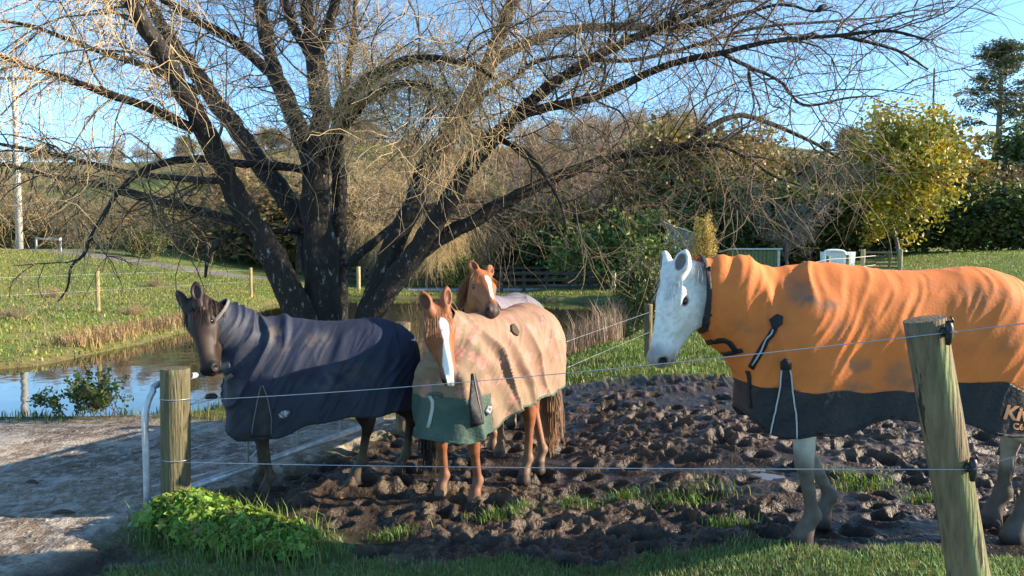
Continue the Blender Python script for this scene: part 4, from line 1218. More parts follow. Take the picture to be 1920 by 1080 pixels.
def crease(V, across, fa, fl, amp, seed, sharp=2.2):
    """irregular creases running perpendicular to the direction 'across'"""
    a = nrm(np.asarray(across, float)); u = V @ a
    r = V - u[:, None] * a[None]
    w = .25 * (fbm(V[:, 0] * 2.2, V[:, 1] * 2.2, V[:, 2] * 2.2, seed=seed + 9, oct=2) - .5)
    n = .7 * vnoise(u * fa + w * fa, r[:, 0] * fl + r[:, 1] * fl, r[:, 2] * fl, seed=seed) + .3 * vnoise(u * fa * 2.1 + w * fa * 2, r[:, 0] * fl * 1.5, r[:, 2] * fl * 1.5, seed=seed + 1)
    k = 1 - np.abs(2 * n - 1)
    return amp * (np.clip(k, 0, 1) ** sharp - .25)

def along(V, p, d, lo, hi):
    q = (V - p) @ d
    return ss(lo - .04, lo + .06, q) * ss(hi + .06, hi - .06, q)

# ================= the grey horse in the orange rug
gz1 = .19
H1 = Horse('white grey horse in an orange and black rug standing at the right', (2.08, 4.22, gz1), (-1, -.02), 1.03,
           at(1259, 499, 4.12), at(1212, 684, 4.04), (-.92, -.40, .25),
           [hoof(1512, 1010, 4.05), hoof(1546, 985, 4.36), hoof(1905, 1010, 4.08), hoof(1862, 985, 4.36)], head_scale=.90, fat=1.04, earl=.84, ear=(.10, -.12))
H1.finish((.66, .645, .62), (.36, .33, .29), (.30, .27, .26), mud=(.06, .043, .032), inner_ear=(.10, .085, .08), mudtop=.66, mottling=.22, eye_dark=(.10, .09, .09))
H1.forelock((.62, .60, .56), 110, .19, 3, .035)
H1.mane((.60, .58, .54), 1, 90, .16, 4, .0, .30)
H1.tail((.30, .27, .24), 240, .95)
def f1(V):
    nd = nrm(H1.neck_e - H1.neck_a)
    d = crease(V, nd + (0, 0, -.25), 9, 1.2, .034, 103) * along(V, H1.neck_a, nd, .12, .80)
    d += crease(V, (.94, 0, .30), 6.0, .9, .010, 113) * ss(1.5, 1.2, V[:, 2]) * ss(.75, .4, V[:, 0])
    return d + .006 * (fbm(V[:, 0] * 9, V[:, 1] * 9, V[:, 2] * 6, seed=4, oct=3) - .5)
V, F, val = H1.rug(folds=f1, hood_cut=.19, tilt=-.35, extra=[(rc((.60, 0, 1.07), (.84, 0, 1.22), .17, .10), .10)])
V, F, (val,) = clip(V, F, val, [val])
hem1 = interp([(.90, .80), (.80, .76), (.70, .665), (.55, .64), (.38, .65), (.15, .73), (-.05, .74), (-.3, .71), (-.62, .64), (-1.0, .60)])
bnd1 = interp([(.95, .93), (.70, .90), (.55, .885), (.3, .885), (.0, .885), (-.2, .92), (-.35, .945), (-.5, .93), (-.62, .885), (-.8, .86), (-1.0, .85)])
throat = ss(.62, .80, V[:, 0]) * 0
hv = V[:, 2] - hem1(V[:, 0]) - .012 * np.sin(V[:, 0] * 17)
V, F, (val, hv1) = clip(V, F, hv, [val, hv]); hb1 = clip(V, F, .016 - hv1)
cast1 = Caster(H1, V, F)
bv = V[:, 2] - bnd1(V[:, 0]) - .008 * np.sin(V[:, 0] * 23)
Vu, Fu, (valu,) = clip(V, F, bv, [val])
Vd, Fd, _ = clip(V, F, -bv)
co = np.tile(np.array([[.62, .165, .030]]), (len(Vu), 1))
Wd = H1.tw(Vu)
def stains(W, c, caster, lst, col, seed=9, sc=14):
    nzs = fbm(W[:, 0] * sc, W[:, 1] * sc, W[:, 2] * sc, seed=seed, oct=4)
    for px, py, rx, rz, k in lst:
        p, _ = caster.hit(px, py)
        q = np.sqrt(((W[:, 0] - p[0]) / rx) ** 2 + ((W[:, 1] - p[1]) / .25) ** 2 + ((W[:, 2] - p[2]) / rz) ** 2)
        t = ss(1.1, .2, q) * ss(.38, .62, nzs) * k
        c = c * (1 - t[:, None]) + np.asarray(col)[None] * t[:, None]
    return c
co = stains(Wd, co, cast1, [(1535, 565, .17, .07, .95), (1500, 545, .10, .12, .6), (1560, 620, .2, .08, .35), (1640, 690, .3, .08, .6), (1590, 730, .22, .05, .6), (1760, 545, .25, .08, .35), (1850, 560, .2, .1, .3), (1400, 610, .1, .06, .4), (1680, 720, .3, .06, .6), (1860, 640, .2, .1, .35)], (.17, .11, .075))
co *= (.85 + .3 * fbm(Wd[:, 0] * 5, Wd[:, 1] * 5, Wd[:, 2] * 5, seed=12, oct=3))[:, None]
rug1 = rug_part(H1, 'rug', Vu, Fu, M['orange'], cols=co); rug1['label'] = 'stained orange canvas rug with hood'
rug_part(H1, 'skirt', Vd, Fd, M['black_canvas'], rug1)
rug_part(H1, 'hem_binding', hb1[0] + vnormals(hb1[0], hb1[1]) * .004, hb1[1], M['webbing'], rug1, .010)
b0 = clip(Vu, Fu, .022 - valu); rug_part(H1, 'neck_binding', b0[0] + vnormals(b0[0], b0[1]) * .006, b0[1], M['black_canvas'], rug1, .012)
cast1.strap('strap', [(1463, 603), (1445, 628), (1425, 660), (1408, 690)], .035, M['webbing'], rug1)
cast1.strap('piping', [(1450, 618), (1433, 648), (1412, 684)], .008, M['piping'], rug1, lift=.011)
cast1.patch('strap_tab', [(1443, 600), (1455, 590), (1468, 594), (1466, 608), (1455, 618), (1446, 612)], M['webbing'], rug1, lift=.010)
cast1.strap('strap', [(1325, 642), (1360, 638), (1374, 650), (1380, 660)], .032, M['webbing'], rug1)
cast1.strap('strap', [(1345, 664), (1370, 662), (1392, 656)], .026, M['webbing'], rug1)
cast1.patch('gusset', [(1466, 690), (1480, 690), (1486, 735), (1493, 785), (1494, 824), (1446, 822), (1456, 770), (1464, 725)], M['black_canvas'], rug1, lift=.007)
cast1.patch('gusset_tab', [(1464, 692), (1464, 678), (1473, 671), (1482, 678), (1482, 692)], M['webbing'], rug1, lift=.011)
cast1.strap('piping', [(1466, 694), (1462, 730), (1453, 775), (1444, 818)], .007, M['piping'], rug1, lift=.010)
cast1.strap('piping', [(1481, 694), (1487, 740), (1493, 785), (1494, 822)], .007, M['piping'], rug1, lift=.010)
cast1.strap('chest_strap', [(1402, 695), (1406, 712), (1404, 735), (1408, 765)], .03, M['webbing'], rug1)
def lettering(caster, text, x, y, size, parent, m, shear=.25, slope=0.0, bold=.02):
    cu = bpy.data.curves.new('lettering', 'FONT'); cu.body = text; cu.size = 1.0; cu.shear = shear; cu.offset = bold; cu.resolution_u = 4
    o = bpy.data.objects.new('lettering_source', cu); COL.objects.link(o)
    me = bpy.data.meshes.new_from_object(o.evaluated_get(bpy.context.evaluated_depsgraph_get()))
    bpy.data.objects.remove(o)
    import bmesh
    bm = bmesh.new(); bm.from_mesh(me); bmesh.ops.triangulate(bm, faces=bm.faces)
    V = []
    for v in bm.verts:
        p, n = caster.hit(x + v.co.x * size, y - v.co.y * size + v.co.x * size * slope); V.append(p + n * .005)
    bm.verts.index_update()
    F = np.array([[v.index for v in f.verts] for f in bm.faces]); bm.free()
    return obj('lettering', mesh_arrays('lettering', np.array(V) - caster.hs.loc, F), m, parent)
lettering(cast1, 'Kiwi', 1879, 784, 37, rug1, M['lettering'], .3, .12, .035)
lettering(cast1, 'C600', 1898, 804, 17, rug1, M['lettering'], 0, .12, .02)

# ================= the dark horse in the navy rug
H2 = Horse('dark brown horse in a navy rug resting its chin by the fence post', (-1.51, 5.74, .0), (-.957, -.29), .87,
           at(356, 564, 5.30), at(382, 698, 5.14), (-.34, -.93, .1),
           [hoof(500, 938, 5.46), hoof(486, 925, 5.66), hoof(668, 902, 5.85), hoof(752, 880, 6.05)], head_scale=1.07, ear=(.0, -.1))
H2.finish((.024, .013, .009), (.016, .012, .010), (.012, .010, .010), mud=(.085, .062, .042), inner_ear=(.05, .03, .025), mudtop=.5,
          blaze=lambda hc, nz: ss(.020, .008, np.hypot((hc[:, 0] - .16) * .6, hc[:, 1] + .004)) * .35 * ss(.45, .55, nz))
H2.forelock((.035, .016, .012), 150, .22, 13, .04)
H2.mane((.035, .018, .014), 1, 120, .20, 14, .0, .35)
H2.tail((.018, .012, .009), 320, 1.05)
def f2(V):
    nd = nrm(H2.neck_e - H2.neck_a)
    d = crease(V, nd + (0, 0, -.25), 9, 1.3, .048, 203) * along(V, H2.neck_a, nd, .02, .80)
    d += crease(V, (.9, 0, .42), 6.5, .9, .034, 213) * ss(1.52, 1.3, V[:, 2]) * ss(.75, .4, V[:, 0])
    return d + .006 * (fbm(V[:, 0] * 9, V[:, 1] * 9, V[:, 2] * 6, seed=24, oct=3) - .5)
V, F, val = H2.rug(folds=f2, hood_cut=.20)
V, F, (val,) = clip(V, F, val, [val])
hem2 = interp([(.90, .66), (.78, .60), (.66, .545), (.45, .53), (.30, .56), (.12, .63), (-.1, .67), (-.4, .68), (-.62, .70), (-1.0, .72)])
hv = V[:, 2] - hem2(V[:, 0]) - .010 * np.sin(V[:, 0] * 17)
V, F, (val, hv1) = clip(V, F, hv, [val, hv]); hb2 = clip(V, F, .016 - hv1)
cast2 = Caster(H2, V, F)
W2 = H2.tw(V)
c2 = np.tile(np.array([[.010, .016, .040]]), (len(V), 1))
worn = ss(.42, .62, fbm(V[:, 0] * 4, V[:, 1] * 4, V[:, 2] * 4, seed=28, oct=4))
nk = ss(.45, .62, V[:, 0] + (V[:, 2] - 1.2) * .4)
c2 = c2 * (1 - .9 * (nk * worn)[:, None]) + np.array([.036, .040, .056])[None] * (.9 * nk * worn)[:, None]
c2 = stains(W2, c2, cast2, [(590, 640, .18, .10, .5), (610, 720, .25, .12, .4), (540, 650, .12, .08, .5), (660, 700, .3, .15, .3), (480, 780, .15, .1, .4), (515, 625, .09, .09, .8)], (.085, .07, .06))
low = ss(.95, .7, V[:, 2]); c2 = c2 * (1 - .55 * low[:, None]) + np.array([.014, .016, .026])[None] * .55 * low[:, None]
rug2 = rug_part(H2, 'rug', V, F, M['navy'], cols=c2); rug2['label'] = 'navy canvas rug with hood, worn at the neck'
M['greige'] = mat('greige_binding', (.17, .15, .14), .8)
rug_part(H2, 'hem_binding', hb2[0] + vnormals(hb2[0], hb2[1]) * .004, hb2[1], M['webbing'], rug2, .010)
b0 = clip(V, F, .020 - val); rug_part(H2, 'neck_binding', b0[0] + vnormals(b0[0], b0[1]) * .006, b0[1], M['greige'], rug2, .012)
cast2.strap('strap', [(388, 692), (405, 690), (432, 683)], .045, M['greige'], rug2)
cast2.strap('strap', [(404, 718), (420, 712), (436, 702)], .03, M['greige'], rug2)
cast2.patch('gusset', [(488, 722), (494, 722), (508, 765), (507, 818), (470, 820), (478, 770)], M['navy_dark'] if 'navy_dark' in M else M['black_canvas'], rug2)
cast2.strap('piping', [(490, 722), (480, 765), (472, 812)], .007, M['greige'], rug2, lift=.010)
cast2.strap('piping', [(493, 722), (506, 765), (508, 815)], .007, M['greige'], rug2, lift=.010)
cast2.patch('badge', [(522, 776), (532, 769), (543, 770), (542, 778), (533, 784), (524, 783)], M['badge'], rug2)
cast2.strap('chest_strap', [(408, 722), (414, 745), (418, 770)], .03, M['greige'], rug2)
cast2.strap('seam', [(738, 606), (748, 640), (752, 690), (748, 740)], .006, M['black_canvas'], rug2)

# ================= the chestnut with the broad blaze in the tan printed rug
H3 = Horse('chestnut horse with a broad white blaze in a tan printed rug', (-.16, 5.74, .0), (-.56, -.83), .905,
           at(820, 571, 5.10), at(850, 706, 4.95), (.38, -.92, .15),
           [hoof(892, 940, 5.34), hoof(829, 928, 5.46), hoof(984, 908, 5.84), hoof(1012, 885, 6.12)], head_scale=1.03, ear=(.02, -.1), pitch=.06, neck_r=.88)
def blaze3(hc, nz):
    cx = -.012 + .02 * np.sin(hc[:, 0] * 9) + .012 * ss(.3, .5, hc[:, 0])
    w = np.interp(hc[:, 0], [.10, .13, .17, .22, .27, .33, .42, .50, .56], [0, .030, .036, .030, .016, .022, .028, .030, .024]) + (nz - .5) * .012
    return ss(.006, -.004, np.abs(hc[:, 1] - cx) - w) * ss(-.09, -.06, hc[:, 2]) * ss(.085, .115, hc[:, 0])
H3.finish((.25, .082, .030), (.19, .068, .028), (.05, .034, .030), mud=(.15, .10, .066), blaze=blaze3, inner_ear=(.10, .032, .015), mudtop=.42)
H3.forelock((.42, .22, .11), 130, .24, 23, .035)
H3.mane((.42, .23, .12), -1, 150, .28, 24, .0, .45)
H3.tail((.28, .15, .08), 340, 1.0)
def f3(V):
    nd = nrm(H3.neck_e - H3.neck_a)
    d = crease(V, nd, 9, 1.3, .022, 303) * along(V, H3.neck_a, nd, .15, .80)
    kk = .25 + 1.0 * ss(-.65, .1, V[:, 0]) * ss(1.46, 1.25, V[:, 2])
    d += crease(V, (.88, 0, -.42), 5.0, .8, .095, 313, 3.0) * kk
    return d + .006 * (fbm(V[:, 0] * 9, V[:, 1] * 9, V[:, 2] * 6, seed=34, oct=3) - .5)
V, F, val = H3.rug(folds=f3, hood_cut=.17)
V, F, (val,) = clip(V, F, val, [val])
hem3 = interp([(.95, .66), (.78, .62), (.6, .60), (.42, .62), (.25, .69), (.05, .74), (-.3, .75), (-.62, .76), (-1.0, .76)])
hv = V[:, 2] - hem3(V[:, 0]) - .010 * np.sin(V[:, 0] * 17)
V, F, (hv1,) = clip(V, F, hv, [hv]); hb3 = clip(V, F, .018 - hv1)
cast3 = Caster(H3, V, F)
bv = np.minimum(V[:, 2] - .955 - .01 * np.sin(V[:, 1] * 15), 9) 
bv = np.maximum(bv, (.40 - V[:, 0]) + (V[:, 2] - .8) * .12)
Vu, Fu, _ = clip(V, F, bv); Vd, Fd, _ = clip(V, F, -bv)
c3 = np.tile(np.array([[.27, .158, .105]]), (len(Vu), 1))
t = ss(1.05, .78, Vu[:, 2] + .1 * (fbm(Vu[:, 0] * 3, Vu[:, 1] * 3, Vu[:, 2] * 3, seed=38) - .5)); c3 = c3 * (1 - .5 * t[:, None]) + np.array([.20, .17, .105])[None] * .5 * t[:, None]  # greenish shade low on the flank, painted into the cloth colour
t = ss(.15, .6, Vu[:, 0]); c3 = c3 * (1 - .5 * t[:, None]) + np.array([.155, .125, .075])[None] * .5 * t[:, None]  # shaded front of the rug put into the colour as darker olive
rug3 = rug_part(H3, 'rug', Vu, Fu, M['tan'], cols=c3); rug3['label'] = 'tan canvas rug printed with small pink birds'
rug_part(H3, 'hem_binding', hb3[0] + vnormals(hb3[0], hb3[1]) * .004, hb3[1], M['green_canvas'], rug3, .010)
rug_part(H3, 'apron', Vd, Fd, M['green_canvas'], rug3)['label'] = 'dark green front apron of the rug'
cast3.strap('strap', [(806, 742), (812, 756), (808, 782), (803, 802)], .028, M['shed_roof'], rug3)
cast3.strap('strap', [(806, 742), (817, 738), (830, 742)], .03, M['green_canvas'], rug3)
cast3.strap('piping', [(886, 700), (890, 725), (896, 755), (902, 785)], .010, M['greige'], rug3, lift=.011)
cast3.patch('gusset', [(884, 700), (890, 700), (902, 745), (906, 795), (882, 800), (880, 750)], M['black_canvas'], rug3)
cast3.patch('badge', [(908, 770), (915, 760), (921, 762), (920, 772), (912, 780)], M['badge'], rug3)
cast3.patch('mud_cake', [(957, 612), (962, 608), (968, 614), (972, 622), (970, 630), (964, 628), (958, 622)], M['mudcake'], rug3, lift=.008, thick=.012, step=4)

# ================= the chestnut behind
H4 = Horse('chestnut horse with a narrow blaze resting its head on the tan rug', (-.12, 7.05, .0), (-.35, -.94), .94,
           at(905, 508, 5.90), at(935, 588, 5.46), (.50, -.80, .55),
           [hoof(938, 856, 6.56), hoof(925, 850, 6.72), hoof(985, 820, 7.6), hoof(960, 820, 7.7)], head_scale=.88, ear=(.12, -.1))
def blaze4(hc, nz):
    w = np.interp(hc[:, 0], [.10, .13, .18, .25, .40, .46], [0, .022, .026, .014, .016, .0]) + (nz - .5) * .010
    return ss(.006, -.004, np.abs(hc[:, 1] - .003) - w) * ss(-.09, -.06, hc[:, 2]) * ss(.085, .115, hc[:, 0]) * ss(.47, .42, hc[:, 0])
H4.finish((.31, .105, .036), (.23, .085, .032), (.075, .045, .038), mud=(.17, .11, .07), blaze=blaze4, inner_ear=(.12, .04, .02), mudtop=.45)
H4.forelock((.46, .20, .08), 110, .17, 33, .04)
H4.mane((.36, .15, .06), -1, 260, .30, 34, .0, .95)
H4.tail((.33, .16, .08), 200, .95)
V, F, val = H4.rug(folds=lambda V: .012 * (fbm(V[:, 0] * 3, V[:, 1] * 3, V[:, 2] * 2, seed=44, oct=3) - .5), hood=False)
V, F, _ = clip(V, F, val)
V, F, _ = clip(V, F, V[:, 2] - .74)
rug_part(H4, 'rug', V, F, M['grey_canvas'])['label'] = 'mauve grey canvas rug'

# ------------------------------------------------------------------ posts, wires, gate
def round_post(name, base, top, r, label, cat='fence post', group=None, stain=None, col=(.16, .125, .068)):
    base = np.array(base, float); top = np.array(top, float)
    t = thing(name, base, label, cat, group)
    n = 28; k = 20
    d = nrm(top - base); a = nrm(np.cross(d, (0, 1, 0))); b = np.cross(d, a)
    zs = np.r_[np.linspace(0, 1, n), 1.0, 1.0]; rs = np.r_[np.full(n, r), r * .93, .001]
    V = []; C = []
    for j, (z, rr) in enumerate(zip(zs, rs)):
        for i in range(k):
            an = 2 * math.pi * i / k
            w = 1 + .05 * (vnoise(np.array([math.cos(an) * 2 + 5]), np.array([math.sin(an) * 2 + 5]), np.array([z * 3.0]), seed=91)[0] - .5)
            V.append((top - base) * z + (a * math.cos(an) + b * math.sin(an)) * rr * w + d * (.004 if j > n else 0)); 
            c = np.array(col)
            if j >= n: c = c * .8
            C.append(c)
    V = np.array(V); C = np.array(C)
    W = V + base
    g = fbm(W[:, 0] * 9, W[:, 1] * 9, W[:, 2] * 2.2, seed=92, oct=3)
    C = C * (.75 + .5 * g)[:, None]
    if stain is not None: C = stain(W, C)
    F = [(j * k + i, j * k + (i + 1) % k, (j + 1) * k + (i + 1) % k, (j + 1) * k + i) for j in range(n + 1) for i in range(k)]
    obj('pole', mesh_arrays('pole', V, np.array(F), C, smooth=False), M['postwood'], t)
    t.children[0].data.polygons.foreach_set('use_smooth', np.r_[np.ones((n - 1) * k, bool), np.zeros(2 * k, bool)])
    return t
def wire(name, pts, label, r=.0022, sag=None):
    P = resample(np.array(pts, float), 40) if len(pts) > 2 else resample(np.array(pts, float), 24)
    m = MB().tube(P, r, 5)
    o = m.build(name, M['wire'], loc=P[0], smooth=True)
    tag(o, label, 'wire'); return o

def algae_r(W, C):
    # green streak of algae below each insulator
    ax = np.interp(W[:, 2], [.4, 1.54], [1.90, 1.665])
    k = ss(.045, .012, np.abs(W[:, 0] - ax - .012 + .02 * (fbm(W[:, 2] * 3, W[:, 0] * 0, seed=95) - .5)))
    lo = ss(.98, .90, W[:, 2]); hi = ss(1.46, 1.40, W[:, 2]) * ss(1.12, 1.3, W[:, 2])
    t = k * np.maximum(lo, hi) * (W[:, 1] < 3.02) * (.45 + .5 * fbm(W[:, 0] * 30, W[:, 1] * 30, W[:, 2] * 9, seed=96))
    return C * (1 - t[:, None]) + np.array([.20, .26, .10])[None] * t[:, None]
TR = at(1733, 598, 3.0)
BR = TR + (at(1816, 1082, 3.0) - TR) * 1.32
post_r = round_post('fence_post', BR, TR, .079, 'thick leaning round wooden post with green algae, nearest the camera', stain=algae_r, col=(.165, .125, .07))
BL = at(330, 960, 5.05); BL[2] = -.02
TL = at(328, 690, 5.05)
post_l = round_post('fence_post', BL, TL, .096, 'short upright round post beside the dark horse\'s muzzle', col=(.125, .11, .055))
PG = at(756, 700, 7.5)
post_g = round_post('fence_post', (PG[0], 7.5, tz(PG[0], 7.5) - .05), at(755, 604, 7.5), .078, 'round post between the navy and tan rugs', col=(.15, .12, .07))
def insulator(parent, p, nrmv, s=1.0):
    p = np.array(p); n = nrm(nrmv); L = np.array(parent.location)
    m = MB()
    u = np.array([0, 0, 1.0]); sd = np.cross(u, n)
    m.tube([p - n * .01, p + n * .02], [.022 * s, .018 * s], 10)
    m.tube([p + n * .022 + u * .045 * s, p + n * .026 + u * .02 * s, p + n * .03, p + n * .026 - u * .02 * s, p + n * .022 - u * .05 * s], [.010 * s, .016 * s, .013 * s, .016 * s, .009 * s], 8)
    m.tube([p + n * .03 - sd * .03 * s, p + n * .034, p + n * .03 + sd * .03 * s], [.006, .009, .006], 6)
    m.tube([p + u * .03 * s + sd * .018, p + n * .034 + u * .045 * s + sd * .012, p + n * .03 + u * .062 * s], [.005, .005, .004], 6)
    m.build('insulator', M['black'], parent, smooth=True, loc=L)
axr = nrm(BR - TR)
def post_front(py, off):
    c = TR + axr * ((at(1740, py, 3.0)[2] - TR[2]) / axr[2]); return c + np.array([off, -math.sqrt(max(.079 ** 2 - off ** 2, 0)), 0])
I1 = post_front(618, .028); I2 = post_front(866, .032)
insulator(post_r, I1, (.25, -1, 0)); insulator(post_r, I2, (.3, -1, 0))
def sagged(a, b, s, n=20):
    t = np.linspace(0, 1, n)[:, None]; P = np.asarray(a) * (1 - t) + np.asarray(b) * t; P[:, 2] -= (4 * s * t * (1 - t))[:, 0]; return P
w1 = I1 + np.array([0, -.034, 0]); w2 = I2 + np.array([0, -.034, 0])
L1p = at(350, 748, 5.0) + np.array([.0, -.06, 0]); L2p = at(350, 862, 5.0) + np.array([.0, -.06, 0])
wire('fence_wire', sagged(w1, L1p, .035), 'upper fence wire running across the horses to the left post')
wire('fence_wire', sagged(w2, L2p, .012), 'lower fence wire running across the mud to the left post')
wire('fence_wire', [w1, at(1925, 606, 2.55), at(2100, 585, 2.2)], 'upper fence wire leaving the leaning post to the right')
wire('fence_wire', [w2, at(1925, 852, 2.55), at(2100, 832, 2.2)], 'lower fence wire leaving the leaning post to the right')
for q in (L1p, L2p):
    c = np.array([TL[0], 5.05, q[2]]); an = np.linspace(-2.9, .35, 16)
    ring = np.stack([c[0] + .099 * np.cos(an), c[1] + .099 * np.sin(an), np.full(16, c[2]) - .004 * np.cos(an)], -1)
    MB().tube(ring, .0024, 5).build('wire_loop', M['wire'], post_l, smooth=True, loc=np.array(post_l.location))
# knot and egg insulator left of the dark horse
eg = at(396, 744, 5.35)
o = MB().tube([eg + (-.045, 0, -.006), eg + (-.03, 0, 0), eg, eg + (.03, 0, .003), eg + (.045, 0, .005)], [.008, .022, .026, .022, .008], 8).build('wire_tensioner', M['black'], smooth=True, loc=eg)
tag(o, 'black egg insulator hanging beside the left post', 'insulator')
wire('gate_wire', [at(352, 760, 5.12), eg + (-.045, 0, -.006)], 'short wire from the left post to the egg insulator')
kn = at(457, 740, 5.0) 
# metal gate
GA = np.array([-2.47, 4.98, .10]); GB = np.array([-1.30, 7.35, .13]); gh_ = .80
gate = thing('metal_gate', (GA[0], GA[1], 0), 'galvanised tube gate standing open behind the left post', 'gate')
GL = np.array(gate.location); gd = nrm(GB - GA)
up = np.array([0, 0, 1.0])
top = [GA, GA + up * (gh_ * .4), GA + up * (gh_ - .20), GA + up * (gh_ - .058) + gd * .058, GA + up * gh_ + gd * .20, (GA + GB) / 2 + up * gh_, GB + up * gh_ - gd * .14, GB + up * (gh_ - .035) - gd * .04, GB + up * (gh_ - .13), GB]
MB().tube(resample(np.array(top), 80), .023, 10).build('frame', M['steel'], gate, smooth=True, loc=GL)
MB().tube([GA, GB], [.026, .026], 10).build('bottom_rail', M['steel'], gate, smooth=True, loc=GL)
for t in (.34, .55, .76):
    p = GA + (GB - GA) * t; MB().tube([p, p + up * gh_], [.011, .011], 8).build('stay', M['steel'], gate, smooth=True, loc=GL)
MB().tube([GA + (GB - GA) * .02 + up * .1, GA + (GB - GA) * .34 + up * .03], [.008, .008], 6).build('brace', M['steel'], gate, smooth=True, loc=GL)
MB().tube([GA + (GB - GA) * .34 + up * .05, GA + (GB - GA) * .55 + up * .38], [.007, .007], 6).build('brace', M['steel'], gate, smooth=True, loc=GL)
for z in (.14, .28, .43, .60):
    MB().tube([GA + up * z, GB + up * z], [.0032, .0032], 5).build('infill_wire', M['steel'], gate, smooth=True, loc=GL)
# paddock fence beyond
pb = []
for i, (px, py, Y, h) in enumerate([(1216, 570, 11.2, 1.05), (1420, 560, 18, 1.1)]):
    x = at(px, py, Y)[0]; z = tz(x, Y)
    round_post('fence_post', (x, Y, z - .1), (x, Y, at(px, py, Y)[2]), .06, ['fence post just behind the white horse\'s nose', 'fence post hidden behind the white horse\'s hood'][i])
    pb.append((x, Y, at(px, py, Y)[2]))
wire('fence_wire', [at(1058, 642, 8.6), np.array(pb[0]) - (0, .06, .12)], 'wire between the tan rug and the post behind the white nose, upper one', .002)
wire('fence_wire', [at(1062, 690, 8.6), np.array(pb[0]) - (0, .06, .42)], 'wire between the tan rug and the post behind the white nose, lower one', .002)

# ------------------------------------------------------------------ sheds, tank, far gate and rails
def shed(name, px0, px1, ytop, ybase, Y, depth, label, wallm, roofm, drop=.12, tilt=0.0, sub='board'):
    a = at(px0, ybase, Y); b = at(px1, ybase, Y); h = at(px0, ytop, Y)[2]
    z = tz((a[0] + b[0]) / 2, Y) - .05
    t = thing(name, ((a[0] + b[0]) / 2, Y, z), label, 'shed'); L = np.array(t.location)
    n = max(6, int((b[0] - a[0]) / .13))
    xs = np.linspace(a[0], b[0], n + 1)
    for i in range(n):
        hz = h - .02 + tilt * (xs[i] - a[0])
        MB().box((xs[i] + .006, Y + (.0 if i % 2 else .012), z), (xs[i + 1] - .006, Y + .04, hz)).build(sub, wallm, t, loc=L)
    m = MB().box((a[0], Y + .04, z), (b[0], Y + depth, h - .06 + min(tilt * (b[0] - a[0]), 0))); m.build('walls', wallm, t, loc=L)
    m = MB(); V = [(a[0] - .12, Y - .12, h), (b[0] + .12, Y - .12, h + tilt * (b[0] - a[0])), (b[0] + .12, Y + depth + .1, h - drop + tilt * (b[0] - a[0])), (a[0] - .12, Y + depth + .1, h - drop)]
    V = np.array(V + [(p[0], p[1], p[2] + .05) for p in V])
    m.add(V, [(0, 3, 2, 1), (4, 5, 6, 7), (0, 1, 5, 4), (1, 2, 6, 5), (2, 3, 7, 6), (3, 0, 4, 7)]); m.build('roof', roofm, t, loc=L)
    MB().box((b[0] - .02, Y - .02, z), (b[0] + .07, Y + .07, h - .03 + tilt * (b[0] - a[0]))).build('corner_post', M['shed_roof'], t, loc=L)
    return t
shed('green_shed', 1372, 1458, 468, 520, 27, 1.2, 'low olive green garden shed with pale roof behind the orange rug', M['shed_green'], M['shed_roof'])
shed('iron_shed', 1248, 1300, 418, 500, 31, 2.0, 'dark corrugated iron shed with sloping roof behind the golden conifer', M['iron'], M['shed_roof'], tilt=-.42, sub='iron_sheet')
# white tank with pipe loop
c = at(1577, 500, 26); zt = at(1577, 472, 26)[2]; z0 = tz(c[0], 26) - .05
t = thing('water_tank', (c[0], 26, z0), 'white plastic water tank beside the far wooden gate', 'tank'); L = np.array(t.location)
w = .50; prof = [(0, .40), (.02, .43), (.9, .50), (1.0, .50), (1.0, .44), (.99, .02)]
H_ = zt - z0
V = []; F = []
for j, (zz, rr) in enumerate(prof):
    for i in range(24):
        an = 2 * math.pi * i / 24; q = 1 / max(abs(math.cos(an)), abs(math.sin(an))) ** .6
        V.append((c[0] + rr * q * math.cos(an), 26.3 + rr * q * math.sin(an), z0 + H_ * zz))
F = [(j * 24 + i, j * 24 + (i + 1) % 24, (j + 1) * 24 + (i + 1) % 24, (j + 1) * 24 + i) for j in range(5) for i in range(24)]
MB().add(V, F).build('tank_body', M['white_plastic'], t, loc=L)
p0, p1, p2, p3 = at(1546, 512, 25.7), at(1546, 472, 25.7), at(1580, 471, 25.7), at(1586, 480, 25.7)
MB().tube(resample(np.array([p0, p0 * .3 + p1 * .7, p1 + (.06, 0, .02), p2, p3]), 24), .05, 8).build('pipe', M['white_plastic'], t, smooth=True, loc=L)
c = at(1525, 510, 24.5)
tr = MB(); V = []
for zz, rr in ((0, .42), (.10, .50), (.30, .52), (.34, .46), (.34, .02)):
    for i in range(20): V.append((c[0] + rr * math.cos(i * math.pi / 10), 24.5 + rr * math.sin(i * math.pi / 10), tz(c[0], 24.5) + zz * 1.5))
tr.add(V, [(j * 20 + i, j * 20 + (i + 1) % 20, (j + 1) * 20 + (i + 1) % 20, (j + 1) * 20 + i) for j in range(4) for i in range(20)])
tag(tr.build('water_trough', M['black'], loc=(c[0], 24.5, tz(c[0], 24.5))), 'round black trough left of the white tank', 'trough')
tops = []
for i, (px, py, Y) in enumerate([(1507, 490, 22), (1553, 480, 22.5), (1590, 478, 23)]):
    x = at(px, py, Y)[0]; tp = at(px, py, Y)
    round_post('field_post', (x, Y, tz(x, Y) - .1), tp, .055, ['short field fence post left of the trough', 'field fence post in front of the tank\'s left side', 'field fence post in front of the tank\'s right side'][i], col=(.26, .24, .12))
    tops.append(tp)
tops = [at(1440, 516, 19)] + tops + [at(1640, 474, 26)]
